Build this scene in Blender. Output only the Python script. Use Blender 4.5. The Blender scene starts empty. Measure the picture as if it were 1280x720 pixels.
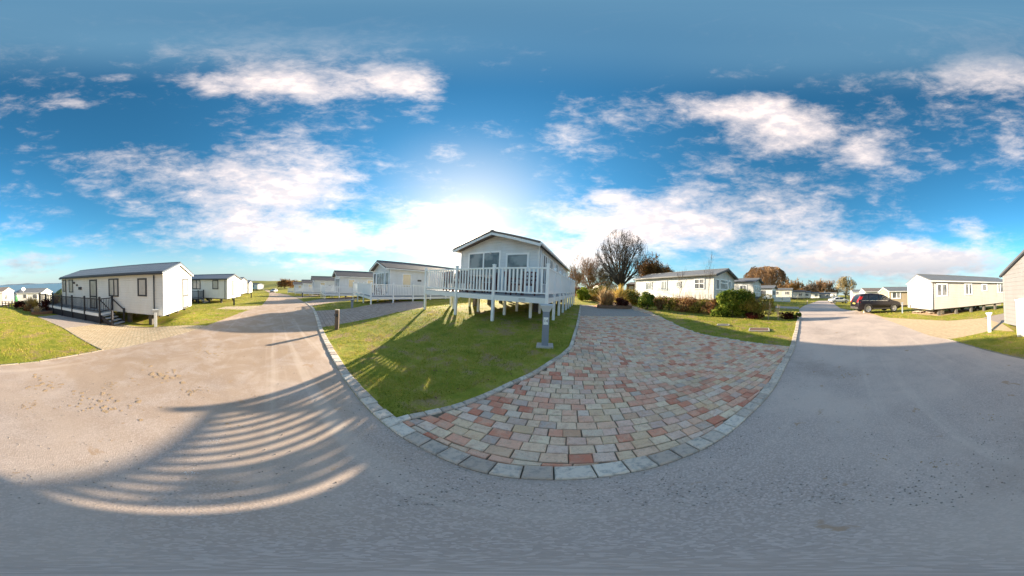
import bpy, bmesh, math, random
import numpy as np
from mathutils import Vector, Matrix, noise as mnoise
from mathutils.geometry import delaunay_2d_cdt
R = math.radians
random.seed(7); RNG = np.random.default_rng(7)
SC = bpy.context.scene
COL = SC.collection

# ------------------------------------------------------------------ camera, sky, sun, exposure
CAM_H = 1.75
TILT = R(2.4)
cd = bpy.data.cameras.new('camera'); cam = bpy.data.objects.new('camera', cd); COL.objects.link(cam)
cd.type = 'PANO'
cd.panorama_type = 'EQUIRECTANGULAR'
cd.latitude_min, cd.latitude_max = R(-90), R(90)
cd.longitude_min, cd.longitude_max = R(-160), R(160)
cd.lens = 9
cd.clip_start, cd.clip_end = 0.05, 80000
ROT = Matrix.Rotation(-TILT, 4, 'Y')
cam.matrix_world = Matrix.Translation((0, 0, CAM_H)) @ ROT @ Matrix.Rotation(R(90), 4, 'X')
SC.camera = cam

SUN_AZ, SUN_EL = R(-14.0), R(15.9)
SUN_DIR = Vector((math.sin(SUN_AZ) * math.cos(SUN_EL), math.cos(SUN_AZ) * math.cos(SUN_EL), math.sin(SUN_EL)))
sd = bpy.data.lights.new('sun', 'SUN'); sun = bpy.data.objects.new('sun', sd); COL.objects.link(sun)
sd.energy = 2.0; sd.angle = R(0.5); sd.color = (1.0, 0.86, 0.65)
sun.rotation_euler = SUN_DIR.to_track_quat('Z', 'Y').to_euler()

SC.view_settings.view_transform = 'Standard'; SC.view_settings.look = 'None'
SC.view_settings.exposure = 2.98; SC.view_settings.gamma = 1.0; SC.view_settings.use_curve_mapping = False
SC.render.engine = 'CYCLES'
SC.cycles.use_denoising = True
SC.cycles.max_bounces = 6; SC.cycles.transparent_max_bounces = 8
SC.cycles.sample_clamp_indirect = 6

def ray(px, py):
    """direction in the world of a point of the 1280 x 720 survey photograph"""
    a, e = R((px - 640) * .25), R((360 - py) * .25)
    c = Vector((math.sin(a) * math.cos(e), math.cos(a) * math.cos(e), math.sin(e)))
    return (ROT.to_3x3() @ c).normalized()

def lin(r, g, b):
    f = lambda v: (v / 255) / 12.92 if v / 255 <= .04045 else ((v / 255 + .055) / 1.055) ** 2.4
    return (f(r), f(g), f(b), 1)

class NT:
    """tiny node-tree helper"""
    def __init__(s, tree): s.t = tree; s.n = tree.nodes; s.l = tree.links
    def put(s, sock, v):
        if v is None: return
        if hasattr(v, 'is_output'): s.l.new(v, sock)
        else: sock.default_value = v
    def m(s, op, a, b=None, c=None, clamp=False):
        n = s.n.new('ShaderNodeMath'); n.operation = op; n.use_clamp = clamp
        for i, v in enumerate((a, b, c)): s.put(n.inputs[i], v)
        return n.outputs[0]
    def v(s, op, a, b=None, out=0):
        n = s.n.new('ShaderNodeVectorMath'); n.operation = op
        s.put(n.inputs[0], a); s.put(n.inputs[1], b)
        return n.outputs[out]
    def mix(s, f, a, b, mode='MIX'):
        n = s.n.new('ShaderNodeMix'); n.data_type = 'RGBA'; n.blend_type = mode
        s.put(n.inputs[0], f); s.put(n.inputs[6], a); s.put(n.inputs[7], b)
        return n.outputs[2]
    def mr(s, x, a, b, c=0, d=1, kind='SMOOTHSTEP'):
        n = s.n.new('ShaderNodeMapRange'); n.interpolation_type = kind
        for i, q in enumerate((x, a, b, c, d)): s.put(n.inputs[i], q)
        return n.outputs[0]
    def noise(s, vec, scale, detail=4, rough=.5, dist=0, out=0):
        n = s.n.new('ShaderNodeTexNoise')
        s.put(n.inputs['Vector'], vec)
        n.inputs['Scale'].default_value = scale; n.inputs['Detail'].default_value = detail
        n.inputs['Roughness'].default_value = rough; n.inputs['Distortion'].default_value = dist
        return n.outputs[out]
    def ramp(s, f, stops):
        n = s.n.new('ShaderNodeValToRGB'); s.put(n.inputs[0], f)
        e = n.color_ramp.elements
        while len(e) > 1: e.remove(e[-1])
        e[0].position, e[0].color = stops[0]
        for p, c in stops[1:]:
            q = e.new(p); q.color = c
        return n.outputs[0]
    def comb(s, x, y, z):
        n = s.n.new('ShaderNodeCombineXYZ')
        for i, q in enumerate((x, y, z)): s.put(n.inputs[i], q)
        return n.outputs[0]
    def sep(s, v):
        n = s.n.new('ShaderNodeSeparateXYZ'); s.put(n.inputs[0], v); return n.outputs

# ---- the sky: Nishita air with broken winter cloud
def make_world():
    w = bpy.data.worlds.new('World'); SC.world = w; w.use_nodes = True
    t = NT(w.node_tree); t.n.clear()
    out = t.n.new('ShaderNodeOutputWorld'); bg = t.n.new('ShaderNodeBackground')
    bg.inputs['Strength'].default_value = 0.05
    t.l.new(bg.outputs[0], out.inputs[0])
    sky = t.n.new('ShaderNodeTexSky'); sky.sky_type = 'NISHITA'; sky.sun_disc = False
    sky.sun_elevation = SUN_EL; sky.sun_rotation = SUN_AZ
    sky.air_density = 1.0; sky.dust_density = 0.35; sky.ozone_density = 2.0; sky.altitude = 40
    tc = t.n.new('ShaderNodeTexCoord')
    d = t.v('NORMALIZE', tc.outputs['Generated'])
    x, y, z = t.sep(d)
    zc = t.m('MAXIMUM', z, 0.0)
    az = t.m('ARCTAN2', x, y); el = t.m('ARCSINE', z)
    sunv = t.v('DOT_PRODUCT', d, tuple(SUN_DIR), out=1)
    ang = t.m('ARCCOSINE', t.m('MINIMUM', sunv, 0.99999))
    # air colour
    col = t.mix(1.0, sky.outputs[0], (0.52, 0.90, 1.02, 1), 'MULTIPLY')
    hsv = t.n.new('ShaderNodeHueSaturation'); hsv.inputs['Saturation'].default_value = 1.10; hsv.inputs['Value'].default_value = .53
    t.l.new(col, hsv.inputs['Color']); col = hsv.outputs[0]
    # cloud sheet
    den = t.m('ADD', zc, 0.13)
    pv = t.comb(t.m('DIVIDE', x, den), t.m('DIVIDE', y, den), 0.0)
    n1 = t.noise(pv, 1.15, 9, .58, .25)
    av = t.comb(t.m('MULTIPLY', az, 2.2), t.m('MULTIPLY', el, 5.5), 3.3)
    n2 = t.noise(av, 2.0, 9, .62, .3)
    nn = t.m('ADD', t.m('MULTIPLY', n1, .45), t.m('MULTIPLY', n2, .55))
    wob = t.noise(av, 1.6, 3, .5, 0, out=1)
    wv = t.v('MULTIPLY', t.v('SUBTRACT', wob, (.5, .5, .5)), (.22, .10, 0))
    ae = t.v('ADD', t.comb(az, el, 0.0), wv)
    blobs = [  # survey x, y, half width, half height, amount
        (330, 240, 150, 58, .27), (300, 296, 140, 24, .21), (420, 300, 120, 28, .24), (300, 103, 90, 20, .22), (390, 108, 90, 22, .20), (370, 60, 190, 45, .16),
        (510, 100, 66, 32, .27), (355, 178, 55, 18, .10), (560, 190, 38, 15, .16), (540, 130, 30, 30, .08), (710, 172, 55, 24, .14),
        (930, 135, 100, 24, .26), (985, 158, 110, 40, .26), (1085, 190, 40, 28, .27), (800, 130, 80, 40, .13), (930, 215, 90, 45, .08),
        (770, 285, 140, 50, .25), (880, 275, 170, 48, .18), (535, 285, 80, 48, .15), (500, 255, 60, 22, .10), (650, 245, 60, 40, -.08), (1060, 325, 190, 32, .30), (1190, 335, 110, 28, .28),
        (1130, 305, 50, 16, .16), (1215, 282, 30, 22, .18), (1000, 275, 130, 34, .10), (85, 300, 50, 12, .17), (30, 328, 75, 14, .22),
        (150, 212, 110, 40, .13), (70, 128, 55, 16, .12), (758, 247, 28, 9, .18), (1225, 92, 90, 28, .26), (1240, 55, 110, 40, .16), (1262, 180, 30, 45, .11),
        (915, 95, 45, 8, .14), (160, 250, 50, 25, .10), (150, 97, 30, 6, .13), (1150, 210, 60, 25, .08), (690, 330, 130, 26, .22), (380, 330, 110, 12, .14),
        (760, 85, 85, 40, -.30), (150, 160, 100, 30, -.12), (1180, 250, 60, 30, -.14), (620, 230, 60, 20, -.06), (640, 130, 60, 40, -.08)]
    cov = None
    for bx, by, sx, sy, amt in blobs:
        r_ = ray(bx, by); ca, ce = math.atan2(r_.x, r_.y), math.asin(r_.z)
        q = t.v('MULTIPLY', t.v('SUBTRACT', ae, (ca, ce, 0)), (1 / R(sx * .25), 1 / R(sy * .25), 0))
        L = t.v('LENGTH', q, out=1)
        f = t.mr(L, 0.15, 1.25, amt, 0)
        cov = f if cov is None else t.m('ADD', cov, f)
    raw = t.m('ADD', t.m('SUBTRACT', nn, .565), cov)
    wisp = t.noise(t.comb(t.m('MULTIPLY', az, 6.0), t.m('MULTIPLY', el, 15.0), 1.7), 2.2, 8, .66, .5)
    raw = t.m('ADD', raw, t.m('MULTIPLY', t.m('SUBTRACT', wisp, .5), .26))
    dens = t.mr(raw, -.07, .34)
    dens = t.m('MULTIPLY', dens, .90)
    # light on the clouds: bright towards the sun, lilac grey low in the north
    near = t.mr(ang, R(8), R(75), 1, 0)
    thick = t.mr(raw, .06, .30)
    low = t.m('MULTIPLY', t.mr(el, R(3), R(17), 1, 0), t.mr(ang, R(55), R(110)))
    white = t.mix(near, (2.9, 2.72, 2.7, 1), (3.7, 3.4, 3.15, 1))
    grey = t.mix(near, (1.75, 1.8, 2.1, 1), (2.7, 2.6, 2.6, 1))
    n3 = t.noise(av, 4.5, 5, .6)
    sh = t.m('MULTIPLY', thick, t.mr(n3, .40, .62))
    ccol = t.mix(t.m('MULTIPLY', sh, .75), white, grey)
    lowg = t.mix(t.mr(n3, .38, .66), (.80, .95, 1.25, 1), (1.6, 1.6, 1.75, 1))
    ccol = t.mix(t.m('MULTIPLY', low, .9), ccol, lowg)
    zen = t.mr(el, R(60), R(78))
    soft = t.noise(d, 1.8, 1, .4)
    dens = t.m('MULTIPLY', dens, t.m('SUBTRACT', 1.0, t.m('MULTIPLY', zen, .9)))
    veil = t.m('MULTIPLY', zen, t.mr(soft, .3, .7, .25, .5))
    col = t.mix(veil, col, (.62, 1.28, 1.85, 1))
    # pale air low down and round the sun
    hz = t.mr(el, R(-2), R(15), .85, 0)
    col = t.mix(hz, col, (1.30, 1.68, 2.05, 1))
    aur = t.mr(ang, R(2), R(38), .75, 0)
    col = t.mix(aur, col, (1.5, 1.6, 1.9, 1))
    col = t.mix(dens, col, ccol)
    g1 = t.m('POWER', t.m('MAXIMUM', sunv, 0.0), 900.0)
    g2 = t.m('POWER', t.m('MAXIMUM', sunv, 0.0), 240.0)
    glow = t.mix(1.0, t.mix(g2, (0, 0, 0, 1), (14, 12.4, 10, 1)), t.mix(g1, (0, 0, 0, 1), (60, 52, 40, 1)), 'ADD')
    g3 = t.m('POWER', t.m('MAXIMUM', sunv, 0.0), 26.0)
    glow = t.mix(1.0, glow, t.mix(g3, (0, 0, 0, 1), (.62, .54, .46, 1)), 'ADD')
    col = t.mix(1.0, col, glow, 'ADD')
    col = t.mix(1.0, col, (1.25, 1.13, 1.04, 1), 'MULTIPLY')
    t.l.new(col, bg.inputs['Color'])
    w.cycles.sampling_method = 'MANUAL'; w.cycles.sample_map_resolution = 1024
make_world()

# ------------------------------------------------------------------ land
CTRL = [  # x, y, height of the ground
    (0, 0, 0), (0.3, 1.15, 0), (-1.6, 2.1, 0), (-.5, 3.1, .04), (-2.6, 4.0, -.04), (-3.6, 2.3, -.06), (-2.2, 0, -.08), (-2, -1.3, -.14),
    (2.4, 2.2, 0.02), (6.2, .4, 0.02), (3, 4, .1), (5, 6, .25), (.9, 5.5, .27), (.85, 4.6, .27), (1.2, 6.2, .42), (-1, 7.3, .48), (-4.4, 8.6, .42),
    (4.7, 13.5, .5), (9, 12, .5), (15.2, 7.8, .55), (28, 7.2, .7), (38, 6, .45), (64, -8, 0.0), (30, 0, .2), (16, -7.2, .1), (10.9, -9.6, -.12),
    (4.8, -7.9, -.33), (3, -9, -.3), (1, -4.5, -.3), (28, -15, -.25), (12, -20, -.3), (44, -10, .05),
    (-4.5, -3.5, -.5), (-9.8, -3.9, -.86), (-7.6, -12.1, -.85), (-12, -8, -.9), (-10, .6, -.5), (-10.4, -2.6, -.52), (-13.6, -1.9, -.6), (-22, .9, -1.0), (-26, 2, -1.1), (-6.3, 4.3, -.2), (-10.3, 10.5, .0),
    (-13, 15, -.1), (-23, 17, -.75), (-34, 19, -1.35), (-46, 22, -2.0), (-59, 24, -2.65), (-32, 2.8, -1.12), (-42, 5.6, -1.45), (-55, 13, -2.1), (-93, 24, -3.0),
    (-1.5, -4.2, -.3), (-4, -9, -.45), (-6, -17, -.6), (-8, -21, -1.0), (-20, -28, -2.6), (-14, -34, -3.0), (-26, -12, -1.8), (-35, -45, -5.5),
    (2, 20, .6), (10, 30, .8), (-15, 30, .3), (40, 40, 1.0), (60, 20, .6), (0, 60, 1.0), (-60, 60, -1.5), (70, -50, -.5), (0, -40, -2.5), (-60, -20, -5.0)]
CP = np.array(CTRL, float)
def _phi(r): return r ** 1.0
def _fit():
    X = CP[:, :2]; n = len(X)
    D = np.linalg.norm(X[:, None] - X[None], axis=2)
    A = np.zeros((n + 3, n + 3)); A[:n, :n] = _phi(np.sqrt(D ** 2 + .6)) ; A[np.arange(n), np.arange(n)] -= .02
    P = np.c_[np.ones(n), X]; A[:n, n:] = P; A[n:, :n] = P.T
    return np.linalg.solve(A, np.r_[CP[:, 2], 0, 0, 0])
WTS = _fit()
def T(x, y):
    x = np.atleast_1d(np.asarray(x, float)); y = np.atleast_1d(np.asarray(y, float))
    r = np.hypot(x, y)
    k = np.minimum(1, 75 / np.maximum(r, 1e-6)); xx, yy = x * k, y * k
    D = np.sqrt((xx[:, None] - CP[None, :, 0]) ** 2 + (yy[:, None] - CP[None, :, 1]) ** 2 + .6)
    h = _phi(D) @ WTS[:-3] + WTS[-3] + WTS[-2] * xx + WTS[-1] * yy
    # far land: inland to the north and east stays high, to the south-west it drops to the sea
    a = np.arctan2(x, y); s = .5 + .5 * np.cos(a - R(35))
    far = -34 + 36 * np.clip((s - .16) / .22, 0, 1) ** .7
    f = np.clip((r - 80) / 160, 0, 1); f = f * f * (3 - 2 * f)
    return h * (1 - f) + far * f
def T1(x, y): return float(T(x, y)[0])

def G(px, py):
    """where the sight line of a survey point meets the land"""
    d = ray(px, py)
    ts = np.geomspace(.8, 400, 500)
    z = CAM_H + d.z * ts - T(d.x * ts, d.y * ts)
    i = np.argmax(z < 0) if (z < 0).any() else len(ts) - 1
    lo, hi = ts[max(i - 1, 0)], ts[i]
    for _ in range(22):
        m = .5 * (lo + hi)
        if CAM_H + d.z * m - T1(d.x * m, d.y * m) < 0: hi = m
        else: lo = m
    return Vector((d.x * hi, d.y * hi, CAM_H + d.z * hi))
def at(px, py, D):
    """point at ground distance D along a survey sight line"""
    d = ray(px, py); k = D / math.hypot(d.x, d.y)
    return Vector((d.x * k, d.y * k, CAM_H + d.z * k))

# ------------------------------------------------------------------ mesh helpers
ORG = {}
def setp(o, label=None, cat=None, group=None, kind=None):
    for k, v in (('label', label), ('category', cat), ('group', group), ('kind', kind)):
        if v: o[k] = v
    return o
def thing(name, label, cat, loc, group=None):
    o = bpy.data.objects.new(name, None); COL.objects.link(o); o.location = loc
    o.empty_display_size = .2
    ORG[o.name] = Vector(loc)
    return setp(o, label, cat, group)

class MB:
    def __init__(s): s.v = []; s.f = []; s.sm = []; s.mi = []
    def add(s, vs, fs, smooth=False, mi=0):
        o = len(s.v); s.v.extend([tuple(p) for p in vs])
        for f in fs: s.f.append(tuple(i + o for i in f)); s.sm.append(smooth); s.mi.append(mi)
    def hexa(s, b, mi=0):   # 8 corners, bottom 4 then top 4
        s.add(b, [(0, 3, 2, 1), (4, 5, 6, 7), (0, 1, 5, 4), (1, 2, 6, 5), (2, 3, 7, 6), (3, 0, 4, 7)], mi=mi)
    def box(s, c, X, Y, Z, mi=0):  # centre and three half axes
        c, X, Y, Z = map(Vector, (c, X, Y, Z))
        s.hexa([c - X - Y - Z, c + X - Y - Z, c + X + Y - Z, c - X + Y - Z, c - X - Y + Z, c + X - Y + Z, c + X + Y + Z, c - X + Y + Z], mi)
    def bar(s, p, q, w, h, up=(0, 0, 1), mi=0):
        p, q = Vector(p), Vector(q); d = q - p; L = d.length
        if L < 1e-6: return
        d /= L; up = Vector(up)
        sx = d.cross(up)
        if sx.length < 1e-4: sx = d.cross(Vector((1, 0, 0)))
        sx.normalize(); u = sx.cross(d).normalized()
        s.box((p + q) / 2, d * L / 2, sx * w / 2, u * h / 2, mi)
    def tube(s, pts, rad, n=8, cap=True, smooth=True, mi=0):
        pts = [Vector(p) for p in pts]; k = len(pts)
        rad = rad if isinstance(rad, (list, tuple)) else [rad] * k
        rings = []
        ref = Vector((0.31, .17, .93))
        for i, p in enumerate(pts):
            d = (pts[min(i + 1, k - 1)] - pts[max(i - 1, 0)]).normalized()
            a = d.cross(ref)
            if a.length < .05: a = d.cross(Vector((1, 0, 0)))
            a.normalize(); b = d.cross(a)
            rings += [p + (a * math.cos(2 * math.pi * j / n) + b * math.sin(2 * math.pi * j / n)) * rad[i] for j in range(n)]
        fs = [(i * n + j, i * n + (j + 1) % n, (i + 1) * n + (j + 1) % n, (i + 1) * n + j) for i in range(k - 1) for j in range(n)]
        s.add(rings, fs, smooth, mi)
        if cap:
            o = len(s.v) - len(rings)
            s.f.append(tuple(o + j for j in range(n))[::-1]); s.sm.append(False); s.mi.append(mi)
            s.f.append(tuple(o + (k - 1) * n + j for j in range(n))); s.sm.append(False); s.mi.append(mi)
    def lathe(s, c, prof, n=16, axis=(0, 0, 1), smooth=True, mi=0):
        c = Vector(c); ax = Vector(axis).normalized()
        a = ax.cross(Vector((0.3, .2, .9) if abs(ax.z) < .9 else (1, 0, 0))).normalized(); b = ax.cross(a)
        vs = [c + ax * h + (a * math.cos(2 * math.pi * j / n) + b * math.sin(2 * math.pi * j / n)) * r for r, h in prof for j in range(n)]
        fs = [(i * n + j, i * n + (j + 1) % n, (i + 1) * n + (j + 1) % n, (i + 1) * n + j) for i in range(len(prof) - 1) for j in range(n)]
        s.add(vs, fs, smooth, mi)
    def prism(s, poly, ext, mi=0):
        poly = [Vector(p) for p in poly]; ext = Vector(ext); n = len(poly)
        s.add(poly + [p + ext for p in poly], [tuple(range(n))[::-1], tuple(range(n, 2 * n))] + [(i, (i + 1) % n, n + (i + 1) % n, n + i) for i in range(n)], mi=mi)
    def build(s, name, mat, parent=None, origin=None, bevel=0, label=None, cat=None, group=None, kind=None):
        if parent is not None: org = ORG[parent.name]
        else: org = Vector(origin) if origin is not None else Vector((0, 0, 0))
        me = bpy.data.meshes.new(name)
        me.from_pydata([tuple(Vector(p) - org) for p in s.v], [], s.f)
        me.polygons.foreach_set('use_smooth', s.sm)
        mats = mat if isinstance(mat, (list, tuple)) else [mat]
        for m in mats: me.materials.append(m)
        me.polygons.foreach_set('material_index', s.mi)
        bm = bmesh.new(); bm.from_mesh(me); bmesh.ops.recalc_face_normals(bm, faces=bm.faces); bm.to_mesh(me); bm.free()
        me.update()
        o = bpy.data.objects.new(name, me); COL.objects.link(o)
        if parent is not None: o.parent = parent
        else: o.location = org
        ORG[o.name] = org
        if bevel:
            b = o.modifiers.new('bevel', 'BEVEL'); b.width = bevel; b.segments = 2; b.limit_method = 'ANGLE'
        return setp(o, label, cat, group, kind)

def np_mesh(name, V, F, mat, parent=None, origin=(0, 0, 0), attr=None, smooth=False, **kw):
    """fast mesh from arrays: V (n,3) world, F (m,k)"""
    org = ORG[parent.name] if parent is not None else Vector(origin)
    me = bpy.data.meshes.new(name)
    V = np.asarray(V, np.float32) - np.array(org, np.float32); F = np.asarray(F, np.int32)
    me.vertices.add(len(V)); me.vertices.foreach_set('co', V.ravel())
    k = F.shape[1]
    me.loops.add(F.size); me.loops.foreach_set('vertex_index', F.ravel())
    me.polygons.add(len(F)); me.polygons.foreach_set('loop_start', np.arange(0, F.size, k, dtype=np.int32))
    me.polygons.foreach_set('use_smooth', np.full(len(F), smooth))
    if attr is not None:
        a = me.attributes.new('rnd', 'FLOAT', 'FACE'); a.data.foreach_set('value', np.asarray(attr, np.float32))
    me.update(calc_edges=True)
    me.materials.append(mat)
    o = bpy.data.objects.new(name, me); COL.objects.link(o)
    if parent is not None: o.parent = parent
    else: o.location = org
    ORG[o.name] = org
    return setp(o, **kw)

def copy_tree(o, parent=None):
    c = o.copy(); COL.objects.link(c); c.parent = parent
    ORG[c.name] = ORG[o.name]
    for ch in [q for q in SC.objects if q.parent == o]: copy_tree(ch, c)
    return c

# ------------------------------------------------------------------ materials
def mat(name, base, rough=.6, metal=0, var=.12, vscale=3.0, bump=0, bscale=40, spec=.5, build=None):
    m = bpy.data.materials.new(name); m.use_nodes = True
    t = NT(m.node_tree); p = t.n['Principled BSDF']
    p.inputs['Roughness'].default_value = rough; p.inputs['Metallic'].default_value = metal
    p.inputs['Specular IOR Level'].default_value = spec
    g = t.n.new('ShaderNodeNewGeometry').outputs['Position']
    c = base
    if build: c = build(t, g, p)
    elif var:
        n = t.noise(g, vscale, 6, .6)
        c = t.mix(n, tuple(v * (1 - var) for v in base[:3]) + (1,), tuple(min(1, v * (1 + var)) for v in base[:3]) + (1,))
    t.put(p.inputs['Base Color'], c)
    if bump:
        b = t.n.new('ShaderNodeBump'); b.inputs['Strength'].default_value = bump; b.inputs['Distance'].default_value = .02
        t.l.new(t.noise(g, bscale, 4, .6), b.inputs['Height']); t.l.new(b.outputs[0], p.inputs['Normal'])
    return m
def siding(name, base, pitch=.15, dirt=.10):
    """horizontal lapped boards with a little weathering"""
    def bl(t, g, p):
        x, y, z = t.sep(g)
        fr = t.m('FRACT', t.m('DIVIDE', z, pitch))
        b = t.n.new('ShaderNodeBump'); b.inputs['Strength'].default_value = .9; b.inputs['Distance'].default_value = .018
        t.l.new(t.m('SUBTRACT', 1.0, fr), b.inputs['Height']); t.l.new(b.outputs[0], p.inputs['Normal'])
        n = t.noise(t.v('MULTIPLY', g, (1, 1, .35)), 1.4, 6, .65)
        c = t.mix(t.mr(n, .35, .75), base, tuple(v * (1 - dirt * k) for v, k in zip(base[:3], (1, 1.1, 1.5))) + (1,))
        return t.mix(t.mr(fr, .0, .07, .38, 0, 'LINEAR'), c, tuple(v * .45 for v in base[:3]) + (1,))
    return mat(name, base, .5, build=bl)
def leafy(name, stops, trans=.35, rough=.55, pos=1.2):
    """leaves or blades: colour varies blade by blade and in drifts"""
    m = bpy.data.materials.new(name); m.use_nodes = True
    t = NT(m.node_tree); p = t.n['Principled BSDF']; out = t.n['Material Output']
    a = t.n.new('ShaderNodeAttribute'); a.attribute_name = 'rnd'
    g = t.n.new('ShaderNodeNewGeometry').outputs['Position']
    f = t.m('ADD', t.m('MULTIPLY', a.outputs['Fac'], .6), t.m('MULTIPLY', t.mr(t.noise(g, pos, 4, .6), .3, .7), .4))
    c = t.ramp(f, stops)
    t.put(p.inputs['Base Color'], c); p.inputs['Roughness'].default_value = rough; p.inputs['Specular IOR Level'].default_value = .06
    tr = t.n.new('ShaderNodeBsdfTranslucent'); t.put(tr.inputs[0], c)
    mx = t.n.new('ShaderNodeMixShader'); mx.inputs[0].default_value = trans
    t.l.new(p.outputs[0], mx.inputs[1]); t.l.new(tr.outputs[0], mx.inputs[2]); t.l.new(mx.outputs[0], out.inputs[0])
    return m
def W(r, g, b): return (r, g, b, 1)

M = {}
def _road(t, g, p):
    x, y, z = t.sep(g)
    fine = t.noise(g, 70, 3, .7); agg = t.n.new('ShaderNodeTexVoronoi'); agg.inputs['Scale'].default_value = 85; t.l.new(g, agg.inputs['Vector'])
    sp = t.sep(agg.outputs['Color'])[0]
    base = t.mix(t.mr(sp, .35, 1.0), W(.46, .365, .315), W(.66, .54, .475))
    base = t.mix(t.mr(fine, .3, .7, 0, .5), base, W(.54, .43, .36))
    big = t.noise(g, .55, 6, .62, .3)
    base = t.mix(t.mr(big, .40, .66, 0, .7), base, W(.68, .545, .455))
    # dried mud carried over the western half, thin streaks along the wheel tracks
    west = t.mr(x, 2.0, -4.5)
    mud = t.noise(g, 1.1, 8, .68, .6)
    mm = t.m('MULTIPLY', west, t.mr(mud, .34, .60, .35, 1.0))
    base = t.mix(t.m('MULTIPLY', mm, .74), base, t.mix(fine, W(.30, .190, .112), W(.45, .300, .185)))
    # old pale wheel tracks
    rot = t.m('ADD', t.m('MULTIPLY', x, .26), t.m('MULTIPLY', y, .965))
    st = t.noise(t.comb(t.m('MULTIPLY', rot, 2.4), t.m('MULTIPLY', x, .10), 0.0), 1.0, 3, .55)
    base = t.mix(t.mr(st, .56, .70, 0, .30), base, W(.76, .63, .52))
    pt = t.noise(g, 2.6, 5, .6, .2)
    base = t.mix(t.mr(pt, .655, .70, 0, .75), base, W(.44, .29, .18))
    dk = t.noise(g, .35, 7, .7, .5)
    base = t.mix(t.mr(dk, .52, .74, 0, .45), base, W(.30, .225, .185))
    b = t.n.new('ShaderNodeBump'); b.inputs['Strength'].default_value = .35; b.inputs['Distance'].default_value = .004
    t.l.new(t.m('ADD', agg.outputs['Distance'], t.m('MULTIPLY', fine, .5)), b.inputs['Height']); t.l.new(b.outputs[0], p.inputs['Normal'])
    return base
M['road'] = mat('asphalt_road', None, .86, build=_road, spec=.3)
def _drive(t, g, p):
    v = t.n.new('ShaderNodeTexVoronoi'); v.inputs['Scale'].default_value = 60; t.l.new(g, v.inputs['Vector'])
    n = t.noise(g, .9, 6, .6)
    c = t.mix(t.sep(v.outputs['Color'])[0], W(.34, .27, .23), W(.54, .44, .38))
    return t.mix(t.mr(n, .4, .7, 0, .4), c, W(.38, .32, .27))
M['parking'] = mat('parking_asphalt', None, .9, build=_drive, spec=.3)
def _soil(t, g, p):
    n = t.noise(g, 1.7, 8, .65); f = t.noise(g, 30, 4, .6)
    c = t.ramp(n, [(.30, W(.16, .20, .025)), (.43, W(.27, .29, .035)), (.53, W(.38, .34, .06)), (.61, W(.42, .28, .15))])
    return t.mix(t.mr(f, .3, .7, 0, .5), c, W(.18, .17, .04))
M['turf'] = mat('turf_ground', None, .95, build=_soil, spec=.1)
def _brk(t, g, p):
    a = t.n.new('ShaderNodeAttribute'); a.attribute_name = 'rnd'
    c = t.ramp(a.outputs['Fac'], [(0, W(.66, .22, .13)), (.13, W(.78, .33, .20)), (.26, W(.86, .46, .31)), (.38, W(.88, .60, .40)), (.48, W(.90, .72, .50)),
                                  (.58, W(.80, .54, .32)), (.67, W(.84, .66, .52)), (.77, W(.88, .54, .40)), (.85, W(.56, .44, .37)), (.93, W(.88, .68, .47)), (1, W(.66, .38, .23))])
    n = t.noise(g, 14, 6, .7); s = t.noise(g, 60, 3, .7); L = t.noise(g, .8, 4, .6)
    mo = t.noise(g, 7, 7, .72, .4)
    c = t.mix(t.mr(mo, .42, .68, 0, .45), c, W(.88, .66, .47))
    c = t.mix(t.mr(n, .42, .70, 0, .60), c, W(.60, .33, .22))
    c = t.mix(t.mr(s, .55, .72, 0, .5), c, W(.22, .20, .18))
    c = t.mix(t.mr(L, .50, .72, 0, .35), c, W(.38, .29, .20))
    b = t.n.new('ShaderNodeBump'); b.inputs['Strength'].default_value = .5; b.inputs['Distance'].default_value = .006
    t.l.new(t.noise(g, 45, 5, .7), b.inputs['Height']); t.l.new(b.outputs[0], p.inputs['Normal'])
    return c
M['brick'] = mat('tumbled_pavers', None, .85, build=_brk, spec=.3)
def _kerb(t, g, p):
    a = t.n.new('ShaderNodeAttribute'); a.attribute_name = 'rnd'
    c = t.ramp(a.outputs['Fac'], [(0, W(.50, .40, .32)), (.4, W(.64, .53, .43)), (.75, W(.74, .63, .51)), (1, W(.80, .70, .58))])
    n = t.noise(g, 18, 6, .7)
    return t.mix(t.mr(n, .45, .7, 0, .6), c, W(.20, .20, .20))
M['kerb'] = mat('kerb_setts', None, .85, bump=.4, bscale=50, build=_kerb, spec=.3)
M['old_kerb'] = mat('weathered_concrete_edging', W(.30, .26, .21), .95, var=.4, vscale=5)
def _joint(t, g, p):
    return t.ramp(t.noise(g, 9, 6, .65), [(.3, W(.17, .135, .095)), (.62, W(.28, .22, .15)), (.75, W(.14, .16, .04))])
M['joint'] = mat('paver_joint_sand', None, .95, build=_joint, spec=.1)
def paving(name, A, B, C, sx, sy, ang, mortar=W(.12, .10, .08)):
    def bl(t, g, p):
        mp = t.n.new('ShaderNodeMapping'); mp.inputs['Rotation'].default_value = (0, 0, R(ang)); t.l.new(g, mp.inputs['Vector'])
        b = t.n.new('ShaderNodeTexBrick'); t.l.new(mp.outputs[0], b.inputs['Vector'])
        b.inputs['Scale'].default_value = 1; b.inputs['Brick Width'].default_value = sx; b.inputs['Row Height'].default_value = sy
        b.inputs['Mortar Size'].default_value = .008; b.inputs['Color1'].default_value = A; b.inputs['Color2'].default_value = B; b.inputs['Mortar'].default_value = mortar
        n = t.noise(g, 2.2, 7, .65)
        return t.mix(t.mr(n, .4, .72, 0, .6), b.outputs[0], C)
    return mat(name, None, .88, bump=.3, build=bl, spec=.25)
M['buff_paving'] = paving('buff_block_paving', W(.60, .45, .28), W(.72, .57, .38), W(.50, .36, .22), .22, .11, 20)
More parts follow.
